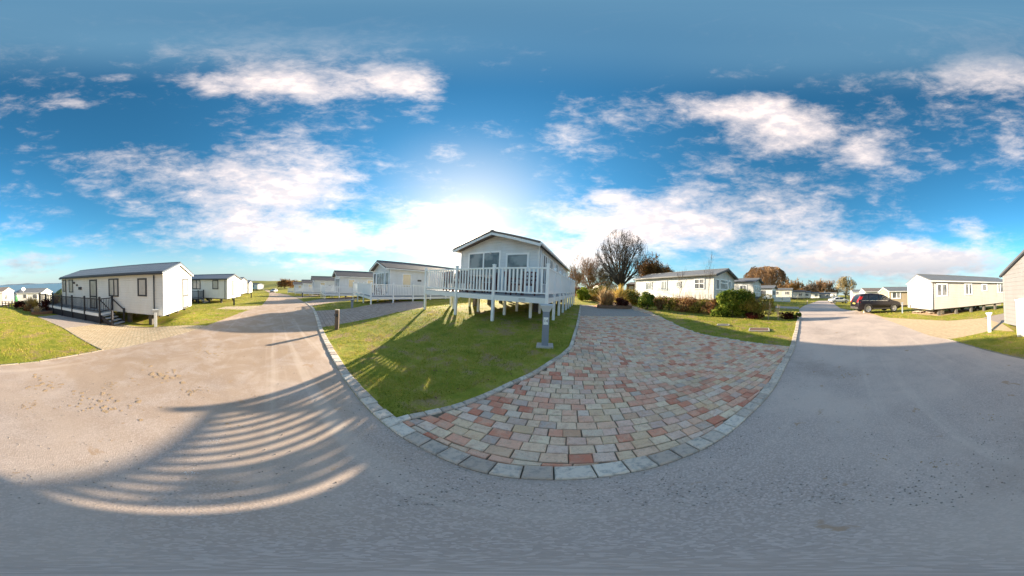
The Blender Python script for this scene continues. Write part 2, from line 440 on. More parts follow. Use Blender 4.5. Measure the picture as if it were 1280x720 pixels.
M['red_paving'] = paving('brown_block_paving', W(.40, .28, .22), W(.54, .40, .32), W(.40, .32, .26), .2, .2, 25)
M['sand'] = mat('buff_gravel', W(.62, .45, .27), .95, var=.45, vscale=6, bump=.6, bscale=30)
M['soil'] = mat('bare_soil', W(.085, .050, .030), .95, var=.5, vscale=7, bump=.6, bscale=25)
M['pinkslab'] = mat('pink_concrete_path', W(.42, .32, .28), .9, var=.2)
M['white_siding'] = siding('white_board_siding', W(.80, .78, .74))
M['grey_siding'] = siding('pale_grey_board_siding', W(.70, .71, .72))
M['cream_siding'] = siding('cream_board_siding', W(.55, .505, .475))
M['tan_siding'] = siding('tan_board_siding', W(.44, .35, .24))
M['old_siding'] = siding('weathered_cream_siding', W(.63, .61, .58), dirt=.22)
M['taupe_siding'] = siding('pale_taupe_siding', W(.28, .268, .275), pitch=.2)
M['pvc'] = mat('white_plastic', W(.87, .87, .87), .42, var=.04)
M['deckfloor'] = mat('grey_deck_boards', W(.36, .37, .38), .7, var=.2, vscale=6)
M['fascia'] = mat('white_trim', W(.78, .78, .77), .5, var=.05)
M['charcoal'] = mat('charcoal_trim', W(.035, .037, .045), .5, var=.2)
M['navy'] = mat('dark_deck_plastic', W(.028, .027, .036), .5, var=.2)
M['roof_grey'] = mat('grey_roof_sheet', W(.14, .145, .155), .6, var=.25, vscale=1.5, bump=.3, bscale=14)
M['roof_blue'] = mat('slate_blue_tile_roof', W(.10, .12, .15), .38, var=.2, vscale=2)
M['roof_brown'] = mat('brown_roof_sheet', W(.16, .13, .115), .7, var=.25, vscale=1.5, bump=.3, bscale=14)
def _pane(t, g, p):
    x, y, z = t.sep(g)
    n = t.noise(g, 1.3, 3, .5)
    return t.mix(t.mr(n, .42, .58), W(.10, .105, .115), W(.27, .265, .265))
M['glass'] = mat('window_glass', None, .05, build=_pane, spec=.8)  # pale grey in the pane colour stands in for reflections
M['pale_pane'] = mat('pale_window_pane', W(.42, .42, .41), .12, var=.35, vscale=2.2, spec=.9)  # pale mottled pane; on the blue-roofed home it stands in for reflections
M['blind'] = mat('window_with_cream_blind', W(.58, .47, .30), .15, var=.15, spec=.8)
M['pier'] = mat('concrete_block', W(.10, .09, .08), .9, var=.2)
M['steel'] = mat('dark_steel_frame', W(.06, .055, .05), .6, var=.3)
M['brickskirt'] = mat('brown_brick_skirt', W(.20, .085, .055), .9, var=.3, vscale=9, bump=.5)
M['post_grey'] = mat('grey_service_post', W(.22, .25, .30), .45, var=.06)
M['post_head'] = mat('pale_grey_post_head', W(.52, .55, .57), .4, var=.06)
M['post_pale'] = mat('pale_painted_post', W(.60, .60, .58), .5, var=.1)
M['concrete'] = mat('concrete_pad', W(.50, .45, .40), .9, var=.2, vscale=10)
M['sign'] = mat('white_number_plate', W(.82, .82, .78), .4, var=.02)
M['ink'] = mat('black_lettering', W(.02, .02, .02), .5, var=0)
M['wood'] = mat('weathered_timber', W(.17, .115, .085), .85, var=.35, vscale=14, bump=.4)
M['woodtop'] = mat('pale_timber_end', W(.50, .42, .33), .8, var=.2)
M['rattan'] = mat('dark_brown_rattan', W(.11, .030, .032), .6, var=.4, vscale=30, bump=.6, bscale=90)
M['tabletop'] = mat('smoked_table_glass', W(.05, .05, .055), .1, var=.1)
M['cushion'] = mat('pale_cushion', W(.45, .44, .44), .9, var=.1)
M['carpaint'] = mat('dark_plum_car_paint', W(.010, .007, .011), .30, var=.1, spec=.45)
M['carwhite'] = mat('white_car_paint', W(.74, .74, .74), .2, var=.03)
M['carglass'] = mat('car_glass', W(.012, .014, .018), .03, var=0, spec=1.0)
M['tyre'] = mat('tyre_rubber', W(.018, .018, .018), .85, var=.2)
M['alloy'] = mat('alloy_rim', W(.62, .62, .63), .3, metal=.85, var=.05)
M['redlamp'] = mat('red_tail_lamp', W(.45, .012, .015), .15, var=0)
M['clearlamp'] = mat('clear_lamp', W(.75, .75, .76), .1, var=0)
M['plate'] = mat('car_number_plate', W(.62, .50, .10), .5, var=0)
M['bark'] = mat('winter_bark', W(.10, .078, .055), .95, var=.35, vscale=6)
M['twig'] = mat('winter_twigs', W(.115, .082, .058), .95, var=.3, vscale=1)
M['twig_dark'] = mat('dark_winter_twigs', W(.085, .064, .046), .95, var=.3, vscale=1)
M['twig_brown'] = mat('russet_twigs', W(.27, .16, .08), .95, var=.35, vscale=1)
M['twig_olive'] = mat('olive_twigs', W(.26, .20, .095), .95, var=.35, vscale=1)
M['twig_red'] = mat('dark_red_stems', W(.085, .024, .020), .9, var=.4, vscale=4)
M['palebark'] = mat('pale_bare_stems', W(.38, .30, .22), .9, var=.2)
M['grass'] = leafy('grass_blades', [(.06, W(.13, .18, .030)), (.30, W(.24, .28, .036)), (.52, W(.36, .355, .05)), (.70, W(.46, .37, .085)), (.92, W(.50, .33, .16))], .4, pos=2.2)
M['laurel'] = leafy('laurel_leaves', [(.15, W(.05, .085, .014)), (.45, W(.13, .19, .028)), (.7, W(.27, .30, .045)), (.95, W(.40, .38, .08))], .3, .35)
M['limeleaf'] = leafy('yellow_green_leaves', [(.15, W(.11, .14, .012)), (.5, W(.22, .26, .02)), (.95, W(.36, .36, .05))], .4)
M['olive'] = leafy('olive_hedge_leaves', [(.15, W(.17, .14, .03)), (.5, W(.32, .27, .05)), (.75, W(.42, .34, .08)), (.95, W(.48, .25, .08))], .3)
M['russet'] = leafy('russet_leaves', [(.15, W(.18, .07, .03)), (.5, W(.36, .18, .075)), (.8, W(.46, .29, .13)), (.95, W(.34, .29, .07))], .3)
M['orange'] = leafy('orange_leaves', [(.15, W(.20, .10, .012)), (.5, W(.36, .20, .02)), (.95, W(.46, .32, .06))], .4)
M['maroon'] = leafy('maroon_leaves', [(.15, W(.035, .010, .009)), (.6, W(.085, .022, .016)), (.95, W(.14, .045, .025))], .25)
M['straw'] = leafy('straw_grass', [(.15, W(.42, .28, .13)), (.5, W(.60, .43, .22)), (.95, W(.78, .62, .38))], .35)
M['straw_rust'] = leafy('rust_grass', [(.15, W(.32, .16, .065)), (.5, W(.50, .28, .11)), (.95, W(.64, .42, .19))], .35)
M['straw_gold'] = leafy('golden_grass', [(.15, W(.44, .30, .07)), (.5, W(.64, .46, .12)), (.95, W(.80, .63, .22))], .35)
M['conifer'] = leafy('bronze_conifer', [(.15, W(.09, .042, .014)), (.5, W(.19, .095, .030)), (.95, W(.30, .17, .055))], .2)
M['deadleaf'] = leafy('dead_leaves', [(.1, W(.12, .06, .03)), (.9, W(.30, .17, .09))], .2)
M['sea'] = mat('sea_water', W(.045, .075, .12), .28, var=.3, vscale=.004, bump=.4, bscale=.25)
def _field(t, g, p):
    n = t.noise(g, .012, 5, .6); f = t.noise(g, .2, 5, .6)
    c = t.ramp(n, [(.35, W(.10, .14, .03)), (.5, W(.22, .22, .06)), (.62, W(.16, .19, .045))])
    return t.mix(t.mr(f, .35, .7, 0, .4), c, W(.12, .11, .05))
M['field'] = mat('far_field', None, .95, build=_field, spec=.1)
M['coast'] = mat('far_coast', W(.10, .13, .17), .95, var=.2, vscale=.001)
M['mud'] = mat('dried_mud', W(.44, .30, .18), .95, var=.3, vscale=25, bump=.6, bscale=60)
M['whitepaint'] = mat('white_spray_paint', W(.70, .70, .69), .8, var=.15, vscale=30)
M['stone'] = mat('loose_stone', W(.30, .26, .22), .9, var=.4, vscale=15)
M['iron'] = mat('rusty_iron_cover', W(.17, .095, .065), .85, var=.4, vscale=12, bump=.4)
M['gasbottle'] = mat('orange_gas_bottle', W(.50, .16, .03), .4, var=.1)
M['terracotta'] = mat('brown_border_brick', W(.26, .13, .075), .9, var=.35, vscale=9, bump=.5)
M['greenbin'] = mat('green_plastic', W(.02, .16, .04), .5, var=.1)
M['shed_white'] = mat('cream_white_shed_panel', W(.80, .77, .68), .45, var=.04)

# ------------------------------------------------------------------ ground sheets, one triangulation shared by all of them
def GP(pts): return [G(*p).xy for p in pts]
NORTH = [(333.7, 362), (341.5, 365), (358, 368), (370.7, 371.8), (380.4, 377.6), (390, 385.4), (394, 396), (400, 417), (410, 440), (427, 470), (443, 492),
         (463, 515), (483, 533), (507, 550), (532, 563), (560, 577), (597, 590), (633, 597), (683, 600), (730, 599), (777, 593), (817, 585), (853, 573),
         (887, 558), (917, 538), (940, 517), (957, 500), (970, 483), (983, 457), (993, 437), (998, 413), (1000, 397), (999.5, 391)]
NORTH2 = [(999, 386.4), (1006.7, 381.5), (1018, 377.7), (1023, 375.9)]
SOUTH = [(1038, 375.6), (1042.7, 379.6), (1050.5, 385.4), (1065, 388.4), (1081, 391), (1095, 394.4), (1107, 399.3), (1136, 410), (1163, 420), (1184, 424),
         (1215, 433), (1247, 441.7), (1280, 449)]
SOUTH2 = [(0, 457), (47, 452.4), (90, 445), (127.6, 438), (165, 432), (200, 424), (240, 413.4), (257, 407.5), (311, 387.4), (327.6, 381.5), (331, 377.6), (336, 371), (337, 366), (329, 362)]
north = GP(NORTH); south = GP(SOUTH); south2 = GP(SOUTH2); north2 = GP(NORTH2)
behind = [Vector((0.9, -5.0)), Vector((0.0, -4.8))]
LAWN_EDGE = [(725, 381), (722.5, 396), (720, 407.5), (716, 419), (711, 434), (700, 444), (690, 450), (667, 465), (633, 480), (600, 495), (573, 505), (533, 515), (507, 520), (483, 527)]
lawn_edge = GP(LAWN_EDGE)
RIGHT_EDGE = [(792, 383), (808, 388), (823, 395), (847, 407), (873, 417), (907, 423), (953, 430), (992, 434)]
right_edge = GP(RIGHT_EDGE)
iA = NORTH.index((483, 533)); iB = NORTH.index((993, 437))
REG = {}
REG['road'] = north + north2 + south + behind + south2
REG['brick_driveway'] = [lawn_edge[k] for k in range(len(lawn_edge))] + north[iA:iB + 1] + right_edge[::-1]
REG['driveway_asphalt'] = GP([(725, 381), (741.7, 381.7), (748, 385.2), (788, 386), (819, 395), (770, 395.5), (722.5, 394.6)])
REG['paved_drive'] = GP([(392.5, 388.5), (418, 387.3), (440, 385.4), (462, 381), (484, 376.7), (529, 376.7), (529, 385), (495, 390.5), (473, 396), (447, 401), (425, 405), (402, 409), (395.5, 398)])
REG['paved_drive_far'] = GP([(382, 377), (406.6, 372.8), (438, 371), (452, 373), (438, 375.5), (412, 378.5), (390, 382.5)])
REG['paved_drive_farther'] = GP([(369, 370.6), (385, 369.2), (398, 368.6), (402, 370), (388, 371.2), (374, 373)])
REG['paved_apron'] = GP([(80, 410), (132, 402.8), (182, 408.7), (215, 407.5), (258, 406.8), (240, 413.4), (200, 424), (165, 432), (127.6, 438)])
REG['parking_bay'] = GP([(47, 395.7), (87, 392), (130, 401.6), (132, 402.8), (80, 410)])
REG['path'] = GP([(282, 383.2), (312, 382.6), (327, 381.8), (311, 387.2), (270, 386.2)])
REG['gravel_apron'] = GP([(1103, 396.5), (1153, 399.5), (1184, 401), (1229, 397.5), (1252, 404), (1268, 414), (1240, 412.5), (1192.5, 423), (1184, 424), (1163, 420), (1136, 410), (1107, 399.3)])
REG['parking_strip'] = GP([(1229, 397), (1258, 391), (1258, 404), (1250, 404)])
REG['verge_gravel'] = GP([(1065, 388.4), (1081, 391), (1095, 394.4), (1107, 399.3), (1103, 396.2), (1090, 391.6), (1066, 387.2)])
REG['path_far'] = GP([(970, 382.5), (999, 383.6), (999, 386.2), (968, 385)])
REG['house_gravel'] = GP([(1140, 389), (1163, 391), (1195, 388), (1251, 378.5), (1252, 381), (1200, 391), (1172, 395), (1140, 392)])
RMAT = dict(road='road', brick_driveway='joint', driveway_asphalt='parking', paved_drive='red_paving', paved_drive_far='red_paving', paved_drive_farther='red_paving',
            paved_apron='buff_paving', parking_bay='parking', path='buff_paving', gravel_apron='sand', parking_strip='parking', verge_gravel='sand', path_far='parking', house_gravel='sand')
PRIO = ['driveway_asphalt', 'brick_driveway', 'road', 'parking_bay', 'paved_apron', 'parking_strip', 'gravel_apron', 'verge_gravel', 'paved_drive', 'paved_drive_far', 'paved_drive_farther', 'path', 'path_far', 'house_gravel']

def in_poly(x, y, poly):
    x = np.asarray(x); y = np.asarray(y); c = np.zeros(x.shape, bool); n = len(poly)
    for i in range(n):
        x1, y1 = poly[i]; x2, y2 = poly[(i + 1) % n]
        if y1 == y2: continue
        k = ((y1 > y) != (y2 > y)) & (x < (x2 - x1) * (y - y1) / (y2 - y1) + x1)
        c ^= k
    return c
def make_ground():
    pts = [Vector((0.011, 0.007))]
    nr = 92
    for i in range(nr):
        r = .35 * (2600 / .35) ** (i / (nr - 1)); na = 160 if r < 300 else 110
        for j in range(na):
            a = 2 * math.pi * (j + .5 * (i % 2)) / na
            pts.append(Vector((r * math.sin(a), r * math.cos(a))))
    faces = []; names = []
    for nme in PRIO:
        poly = REG[nme]; idx = []
        for k in range(len(poly)):
            a, b = poly[k], poly[(k + 1) % len(poly)]
            L = (b - a).length; m = min(60, max(1, int(L / max(.25, .04 * min(a.length, b.length)))))
            for q in range(m):
                idx.append(len(pts)); pts.append(a.lerp(b, q / m))
        faces.append(idx); names.append(nme)
    v, e, f = delaunay_2d_cdt(pts, [], faces, 0, 1e-5, False)[:3]
    xy = np.array([(p.x, p.y) for p in v]); z = T(xy[:, 0], xy[:, 1])
    V = np.c_[xy, z]
    tri = np.array([q for q in f]); lab = np.full(len(tri), -1)
    cen = xy[tri].mean(axis=1)
    for k in reversed(range(len(names))): lab[in_poly(cen[:, 0], cen[:, 1], [(p.x, p.y) for p in REG[names[k]]])] = k
    for k in range(-1, len(names)):
        t = tri[lab == k]
        if not len(t): continue
        u, inv = np.unique(t.ravel(), return_inverse=True)
        a = V[u][inv.reshape(-1, 3)]
        nz = np.cross(a[:, 1] - a[:, 0], a[:, 2] - a[:, 0])[:, 2]
        fi = inv.reshape(-1, 3).copy(); fi[nz < 0] = fi[nz < 0][:, ::-1]
        np_mesh('ground' if k < 0 else names[k], V[u], fi, M['turf' if k < 0 else RMAT[names[k]]], smooth=True, kind='structure')
make_ground()

def polar_sheet(name, m, az0, az1, r0, r1, zf, na=80, nr=30, kind='structure'):
    V = []; F = []
    for i in range(nr + 1):
        r = r0 * (r1 / r0) ** (i / nr)
        for j in range(na + 1):
            a = R(az0 + (az1 - az0) * j / na); V.append((r * math.sin(a), r * math.cos(a), zf(r, a)))
    for i in range(nr):
        for j in range(na):
            k = i * (na + 1) + j; F.append((k, k + 1, k + na + 2, k + na + 1))
    return np_mesh(name, V, F, m, smooth=True, kind=kind)
polar_sheet('sea', M['sea'], 150, 280, 90, 60000, lambda r, a: -27.0, 60, 24)
def field_z(r, a):
    d = (math.degrees(a) + 80) / 24
    return -40 + (40.6 * math.exp(-d * d * d * d * .5) + .8 * math.sin(a * 31)) * min(1, (r - 130) / 420) ** 1.2 - max(0, r - 560) * .04
polar_sheet('grassy_hill', M['field'], -112, -46, 135, 1100, field_z, 70, 26)
def head_z(r, a):
    d = (math.degrees(a) + 139) / 7
    return -30 + (27.9 + .8 * math.sin(a * 40)) * math.exp(-d * d * .6) * math.exp(-((r - 150) / 60) ** 2)
polar_sheet('headland', M['field'], -160, -118, 80, 260, head_z, 40, 20)
polar_sheet('far_coast', M['coast'], -172, -96, 24000, 30000, lambda r, a: -28 + max(0, r - 24500) / 5500 * (120 + 60 * math.sin(a * 23) + 40 * math.sin(a * 57 + 1)), 90, 4)

# ---- tumbled block pavers, laid in rows, each block its own tilt and colour
def make_pavers():
    poly = [(p.x, p.y) for p in REG['brick_driveway']]
    tarm = [(p.x, p.y) for p in REG['driveway_asphalt']]
    ka = R(17.5); A = np.array([math.sin(ka), math.cos(ka)]); P = np.array([math.cos(ka), -math.sin(ka)])
    kerb = kerb_lines()
    B = []
    rowh = .140
    for i in range(-12, 135):
        a = i * rowh; off = RNG.uniform(0, .2); p = -8.0 + off
        while p < 12:
            L = RNG.choice([.140, .176, .208], p=[.25, .5, .25]); B.append((p + L / 2, a + rowh / 2, L, rowh)); p += L
    B = np.array(B)
    c = B[:, :1] * P + B[:, 1:2] * A
    keep = in_poly(c[:, 0], c[:, 1], poly) & ~in_poly(c[:, 0], c[:, 1], tarm)
    hx = (B[:, 2:3] / 2 - .02) * P; hy = (B[:, 3:4] / 2 - .02) * A
    keep &= ~in_band(c, kerb, .125) & ~in_band(c, [lawn_edge], .06)
    B = B[keep]; c = c[keep]; n = len(B)
    g = .009
    jit = RNG.uniform(-.004, .004, (n, 2)); rot = RNG.normal(0, .012, n)
    V = np.zeros((n, 12, 3))
    zc = T(c[:, 0], c[:, 1]); e = .05
    gx = (T(c[:, 0] + e, c[:, 1]) - T(c[:, 0] - e, c[:, 1])) / (2 * e); gy = (T(c[:, 0], c[:, 1] + e) - T(c[:, 0], c[:, 1] - e)) / (2 * e)
    up = .018 + RNG.uniform(-.004, .004, n); tx = RNG.normal(0, .012, n); ty = RNG.normal(0, .012, n)
    for ring, (ins, dz) in enumerate(((0, -.03), (0.0, -.007), (.010, 0.0))):
        for k, (sx, sy) in enumerate(((-1, -1), (1, -1), (1, 1), (-1, 1))):
            lx = sx * (B[:, 2] / 2 - g / 2 - ins) + RNG.normal(0, .002, n); ly = sy * (B[:, 3] / 2 - g / 2 - ins) + RNG.normal(0, .002, n)
            X = lx * np.cos(rot) - ly * np.sin(rot) + jit[:, 0]; Y = lx * np.sin(rot) + ly * np.cos(rot) + jit[:, 1]
            w = X[:, None] * P + Y[:, None] * A
            w = push(push(c + w, kerb[0], .176 + ins), [tuple(p) for p in lawn_edge], .104 + ins) - c
            V[:, ring * 4 + k, :2] = c + w
            V[:, ring * 4 + k, 2] = zc + gx * w[:, 0] + gy * w[:, 1] + up + dz + tx * lx + ty * ly
    base = [(0, 1, 5, 4), (1, 2, 6, 5), (2, 3, 7, 6), (3, 0, 4, 7), (4, 5, 9, 8), (5, 6, 10, 9), (6, 7, 11, 10), (7, 4, 8, 11), (8, 9, 10, 11)]
    F = (np.arange(n)[:, None, None] * 12 + np.array(base)[None]).reshape(-1, 4)
    np_mesh('driveway_pavers', V.reshape(-1, 3), F, M['brick'], attr=np.repeat(RNG.uniform(0, 1, n), 9), kind='structure')
def push(pts, L, w):
    """blocks meeting an edging are cut along it"""
    pts = pts.copy(); best = np.full(len(pts), 1e9); Q = pts.copy(); N = pts.copy()
    for a, b in zip(L[:-1], L[1:]):
        a = np.array(a); b = np.array(b); d = b - a; t = np.clip(((pts - a) @ d) / (d @ d), 0, 1); q = a + t[:, None] * d
        e = np.hypot(*(pts - q).T); m = e < best; best[m] = e[m]; Q[m] = q[m]
        n = np.array([-d[1], d[0]]) / np.hypot(*d)
        if L is not None: N[m] = n
    # both lines run with the paving on their left hand (kerb) or right hand (lawn edging)
    cen = np.array([2.6, 3.4]); s = np.sign(((cen - Q) * N).sum(1)); s[s == 0] = 1; s = np.full(len(pts), np.sign(np.median(s)))
    sd_ = ((pts - Q) * N).sum(1) * s
    bad = sd_ < w; bad &= best < .35
    pts[bad] = Q[bad] + N[bad] * (s[bad] * w[bad] if np.ndim(w) else s[bad] * w)[:, None]
    return pts
def in_band(pts, lines, w):
    pts = np.asarray(pts); r = np.zeros(len(pts), bool)
    for L in lines:
        for a, b in zip(L[:-1], L[1:]):
            a = np.array(a); b = np.array(b); d = b - a; l2 = d @ d
            t = np.clip(((pts - a) @ d) / l2, 0, 1); q = a + t[:, None] * d
            r |= np.hypot(*(pts - q).T) < w
    return r
def kerb_lines():
    return [[tuple(p) for p in north]]
def setts(name, line, side, width, length, up, zoff=0.0, m='kerb'):
    """a line of edging stones; side +1 lays them to the right of the line"""
    pts = [Vector(p) for p in line]; V = []; F = []; at_ = []
    # resample by arc length
    segs = []; s = 0
    for a, b in zip(pts[:-1], pts[1:]):
        segs.append((s, a, b, (b - a).length)); s += (b - a).length
    def pos(t):
        for s0, a, b, l in segs:
            if t <= s0 + l: return a.lerp(b, (t - s0) / max(l, 1e-6)), (b - a).normalized()
        return pts[-1], (pts[-1] - pts[-2]).normalized()
    t = 0
    while t < s - .05:
        L = length * random.uniform(.75, 1.2); g = .005
        (p, d), (q, d2) = pos(t + g), pos(min(t + L - g, s))
        n1 = Vector((d.y, -d.x)) * side; n2 = Vector((d2.y, -d2.x)) * side
        w = width * random.uniform(.92, 1.05)
        c = [p + n1 * .004, q + n2 * .004, q + n2 * w, p + n1 * w]
        cm = (c[0] + c[1] + c[2] + c[3]) / 4
        o = len(V); dz = random.uniform(-.005, .005)
        for ins, h in ((0, -.06), (0, up - .012), (.012, up)):
            for x in c:
                v = x + (cm - x).normalized() * ins * 1.4; V.append((v.x, v.y, T1(v.x, v.y) + h + dz + zoff))
        F += [(o, o + 1, o + 5, o + 4), (o + 1, o + 2, o + 6, o + 5), (o + 2, o + 3, o + 7, o + 6), (o + 3, o, o + 4, o + 7), (o + 4, o + 5, o + 9, o + 8), (o + 5, o + 6, o + 10, o + 9), (o + 6, o + 7, o + 11, o + 10), (o + 7, o + 4, o + 8, o + 11), (o + 8, o + 9, o + 10, o + 11)]
        at_ += [random.random()] * 9
        t += L
    return np_mesh(name, V, F, M[m], attr=at_, kind='structure')
make_pavers()
k0 = NORTH.index((380.4, 377.6))
setts('kerb', north[k0:], -1, .17, .225, .035)
setts('driveway_edging', lawn_edge, -1, .10, .19, .035)
setts('driveway_edging', right_edge[2:], 1, .10, .21, .02)
setts('kerb', GP(SOUTH[9:]) + behind[:1], -1, .07, .45, .015, m='old_kerb')
setts('kerb', GP(SOUTH2[:4]), -1, .055, .6, .012, m='old_kerb')
setts('apron_edging', GP([(127.6, 438), (80, 411), (47, 396.5)]), 1, .06, .5, .02, m='old_kerb')
setts('apron_edging', GP([(87, 392), (130, 401.6), (150, 406)]), -1, .06, .5, .02, m='old_kerb')

# ------------------------------------------------------------------ foliage builders
def quads_from(C, U, Vv):
    n = len(C); V = np.stack([C - U - Vv, C + U - Vv, C + U + Vv, C - U + Vv], 1).reshape(-1, 3)
    return V, np.arange(n * 4).reshape(n, 4)
def unit(a): return a / np.maximum(np.linalg.norm(a, axis=1, keepdims=True), 1e-9)
def leaf_mass(c, size, n, leaf, shell=.55, bumps=9, rot=0.0, flat=.0):
    """leaf quads spread through lumpy overlapping clumps inside a box of half sizes size standing on c"""
    c = np.array(c); size = np.array(size)
    cl = RNG.normal(0, .42, (bumps, 3)).clip(-.75, .75); cl[:, 2] = RNG.uniform(-.75, .62, bumps); rad = RNG.uniform(.30, .62, bumps)
    k = RNG.integers(0, bumps, n)
    d = unit(RNG.normal(0, 1, (n, 3))); rr = rad[k] * RNG.uniform(shell, 1, n) ** .6
    p = cl[k] + d * rr[:, None]
    p[:, 2] = np.maximum(p[:, 2], -1 + .1 * RNG.random(n)); p = np.clip(p, -1.08, 1.12)
    q = p * size
    cr, sr = math.cos(rot), math.sin(rot)
    q = np.c_[q[:, 0] * cr - q[:, 1] * sr, q[:, 0] * sr + q[:, 1] * cr, q[:, 2]]
    C = c + q + np.array([0, 0, size[2]])
    nrm = unit(d + RNG.normal(0, .6, (n, 3)) + np.array([0, 0, .5]))
    U = unit(np.cross(nrm, RNG.normal(0, 1, (n, 3)))); Vv = np.cross(nrm, U)
    s = leaf * RNG.uniform(.6, 1.3, (n, 1))
    return quads_from(C, U * s, Vv * s * .55)
def stems(base, n, spread, height, rad, lean=.6):
    mb = MB()
    for _ in range(n):
        a = random.uniform(0, 2 * math.pi); l = random.uniform(.1, 1) * lean
        p = Vector(base); pts = [p - Vector((0, 0, .04))]; d = Vector((math.cos(a) * l, math.sin(a) * l, 1)).normalized()
        h = height * random.uniform(.6, 1)
        for i in range(4):
            pts.append(pts[-1] + d * h / 4); d = (d + Vector((random.gauss(0, .15), random.gauss(0, .15), .05))).normalized()
        mb.tube(pts, [rad, rad * .8, rad * .6, rad * .45, rad * .25], 4, cap=False)
    return mb
def shrub(name, label, px, py, D, wpx, hpx, m, n=1500, leaf=.05, depth=1.0, cat='shrub', group=None, stem='twig', bumps=10, z=None, rotaz=None):
    """bush standing where survey point (px,py) lies at distance D; wpx/hpx are its full width and height in survey pixels"""
    p = at(px, py, D); zz = T1(p.x, p.y) if z is None else z
    w = D * R(wpx * .25) / 2 * 1.12; h = D * R(hpx * .25) / 2 * 1.14
    rot = -math.atan2(p.x, p.y) if rotaz is None else rotaz
    th = thing(name, label, cat, (p.x, p.y, zz), group)
    V, F = leaf_mass((p.x, p.y, zz), (w, w * depth, h), n, leaf, bumps=bumps, rot=rot)
    np_mesh('foliage', V, F, M[m], th, attr=RNG.random(len(F)))
    stems((p.x, p.y, zz), 9, w, h * 1.7, max(.012, h * .03), lean=min(1.2, w / h)).build('stem', M[stem], th)
    return th
def blade_clump(c, n, height, spread, width, lean=.55, jitter=.1):
    """arching grass stalks from a tuft"""
    c = np.array(c); a = RNG.uniform(0, 2 * np.pi, n); l = np.abs(RNG.normal(0, lean, n)); h = height * RNG.beta(3, 1.6, n) * 1.12
    r0 = spread * np.sqrt(RNG.random(n)); b = RNG.uniform(0, 2 * np.pi, n)
    base = c + np.c_[r0 * np.cos(b), r0 * np.sin(b), np.full(n, -.02)]
    out = np.c_[np.cos(a), np.sin(a), np.zeros(n)]; w = np.c_[-np.sin(a + RNG.normal(0, 1, n)), np.cos(a), np.zeros(n)] * (width * RNG.uniform(.6, 1.2, (n, 1)))
    V = []; ts = (0, .4, .75, 1)
    for t, ww in zip(ts, (.7, 1, .9, .25)):
        q = base + out * (l * h * t ** 1.8)[:, None] + np.c_[np.zeros((n, 2)), h * (t - .25 * l.clip(0, 1.4) * t ** 3)]
        V += [q - w * ww, q + w * ww]
    V = np.stack(V, 1).reshape(-1, 3); k = np.arange(n)[:, None] * 8
    F = np.concatenate([k + np.array([[0, 1, 3, 2]]), k + np.array([[2, 3, 5, 4]]), k + np.array([[4, 5, 7, 6]])])
    return V, F
def tall_grass(name, label, px, py, D, hpx, wpx, m, n=500, lean=.35, z=None, group=None):
    p = at(px, py, D); zz = T1(p.x, p.y) if z is None else z
    th = thing(name, label, 'ornamental grass', (p.x, p.y, zz), group)
    h = D * R(hpx * .25); w = D * R(wpx * .25) / 2
    V, F = blade_clump((p.x, p.y, zz), n, h, w * .55, max(.012, D * .0012), lean); np_mesh('stalks', V, F, M[m], th, attr=np.tile(RNG.random(n), 3))
    V, F = blade_clump((p.x, p.y, zz), n // 2, h * .5, w * .6, max(.012, D * .0012), lean * 2.2); np_mesh('tuft', V, F, M[m], th, attr=np.tile(RNG.random(n // 2), 3))
    return th

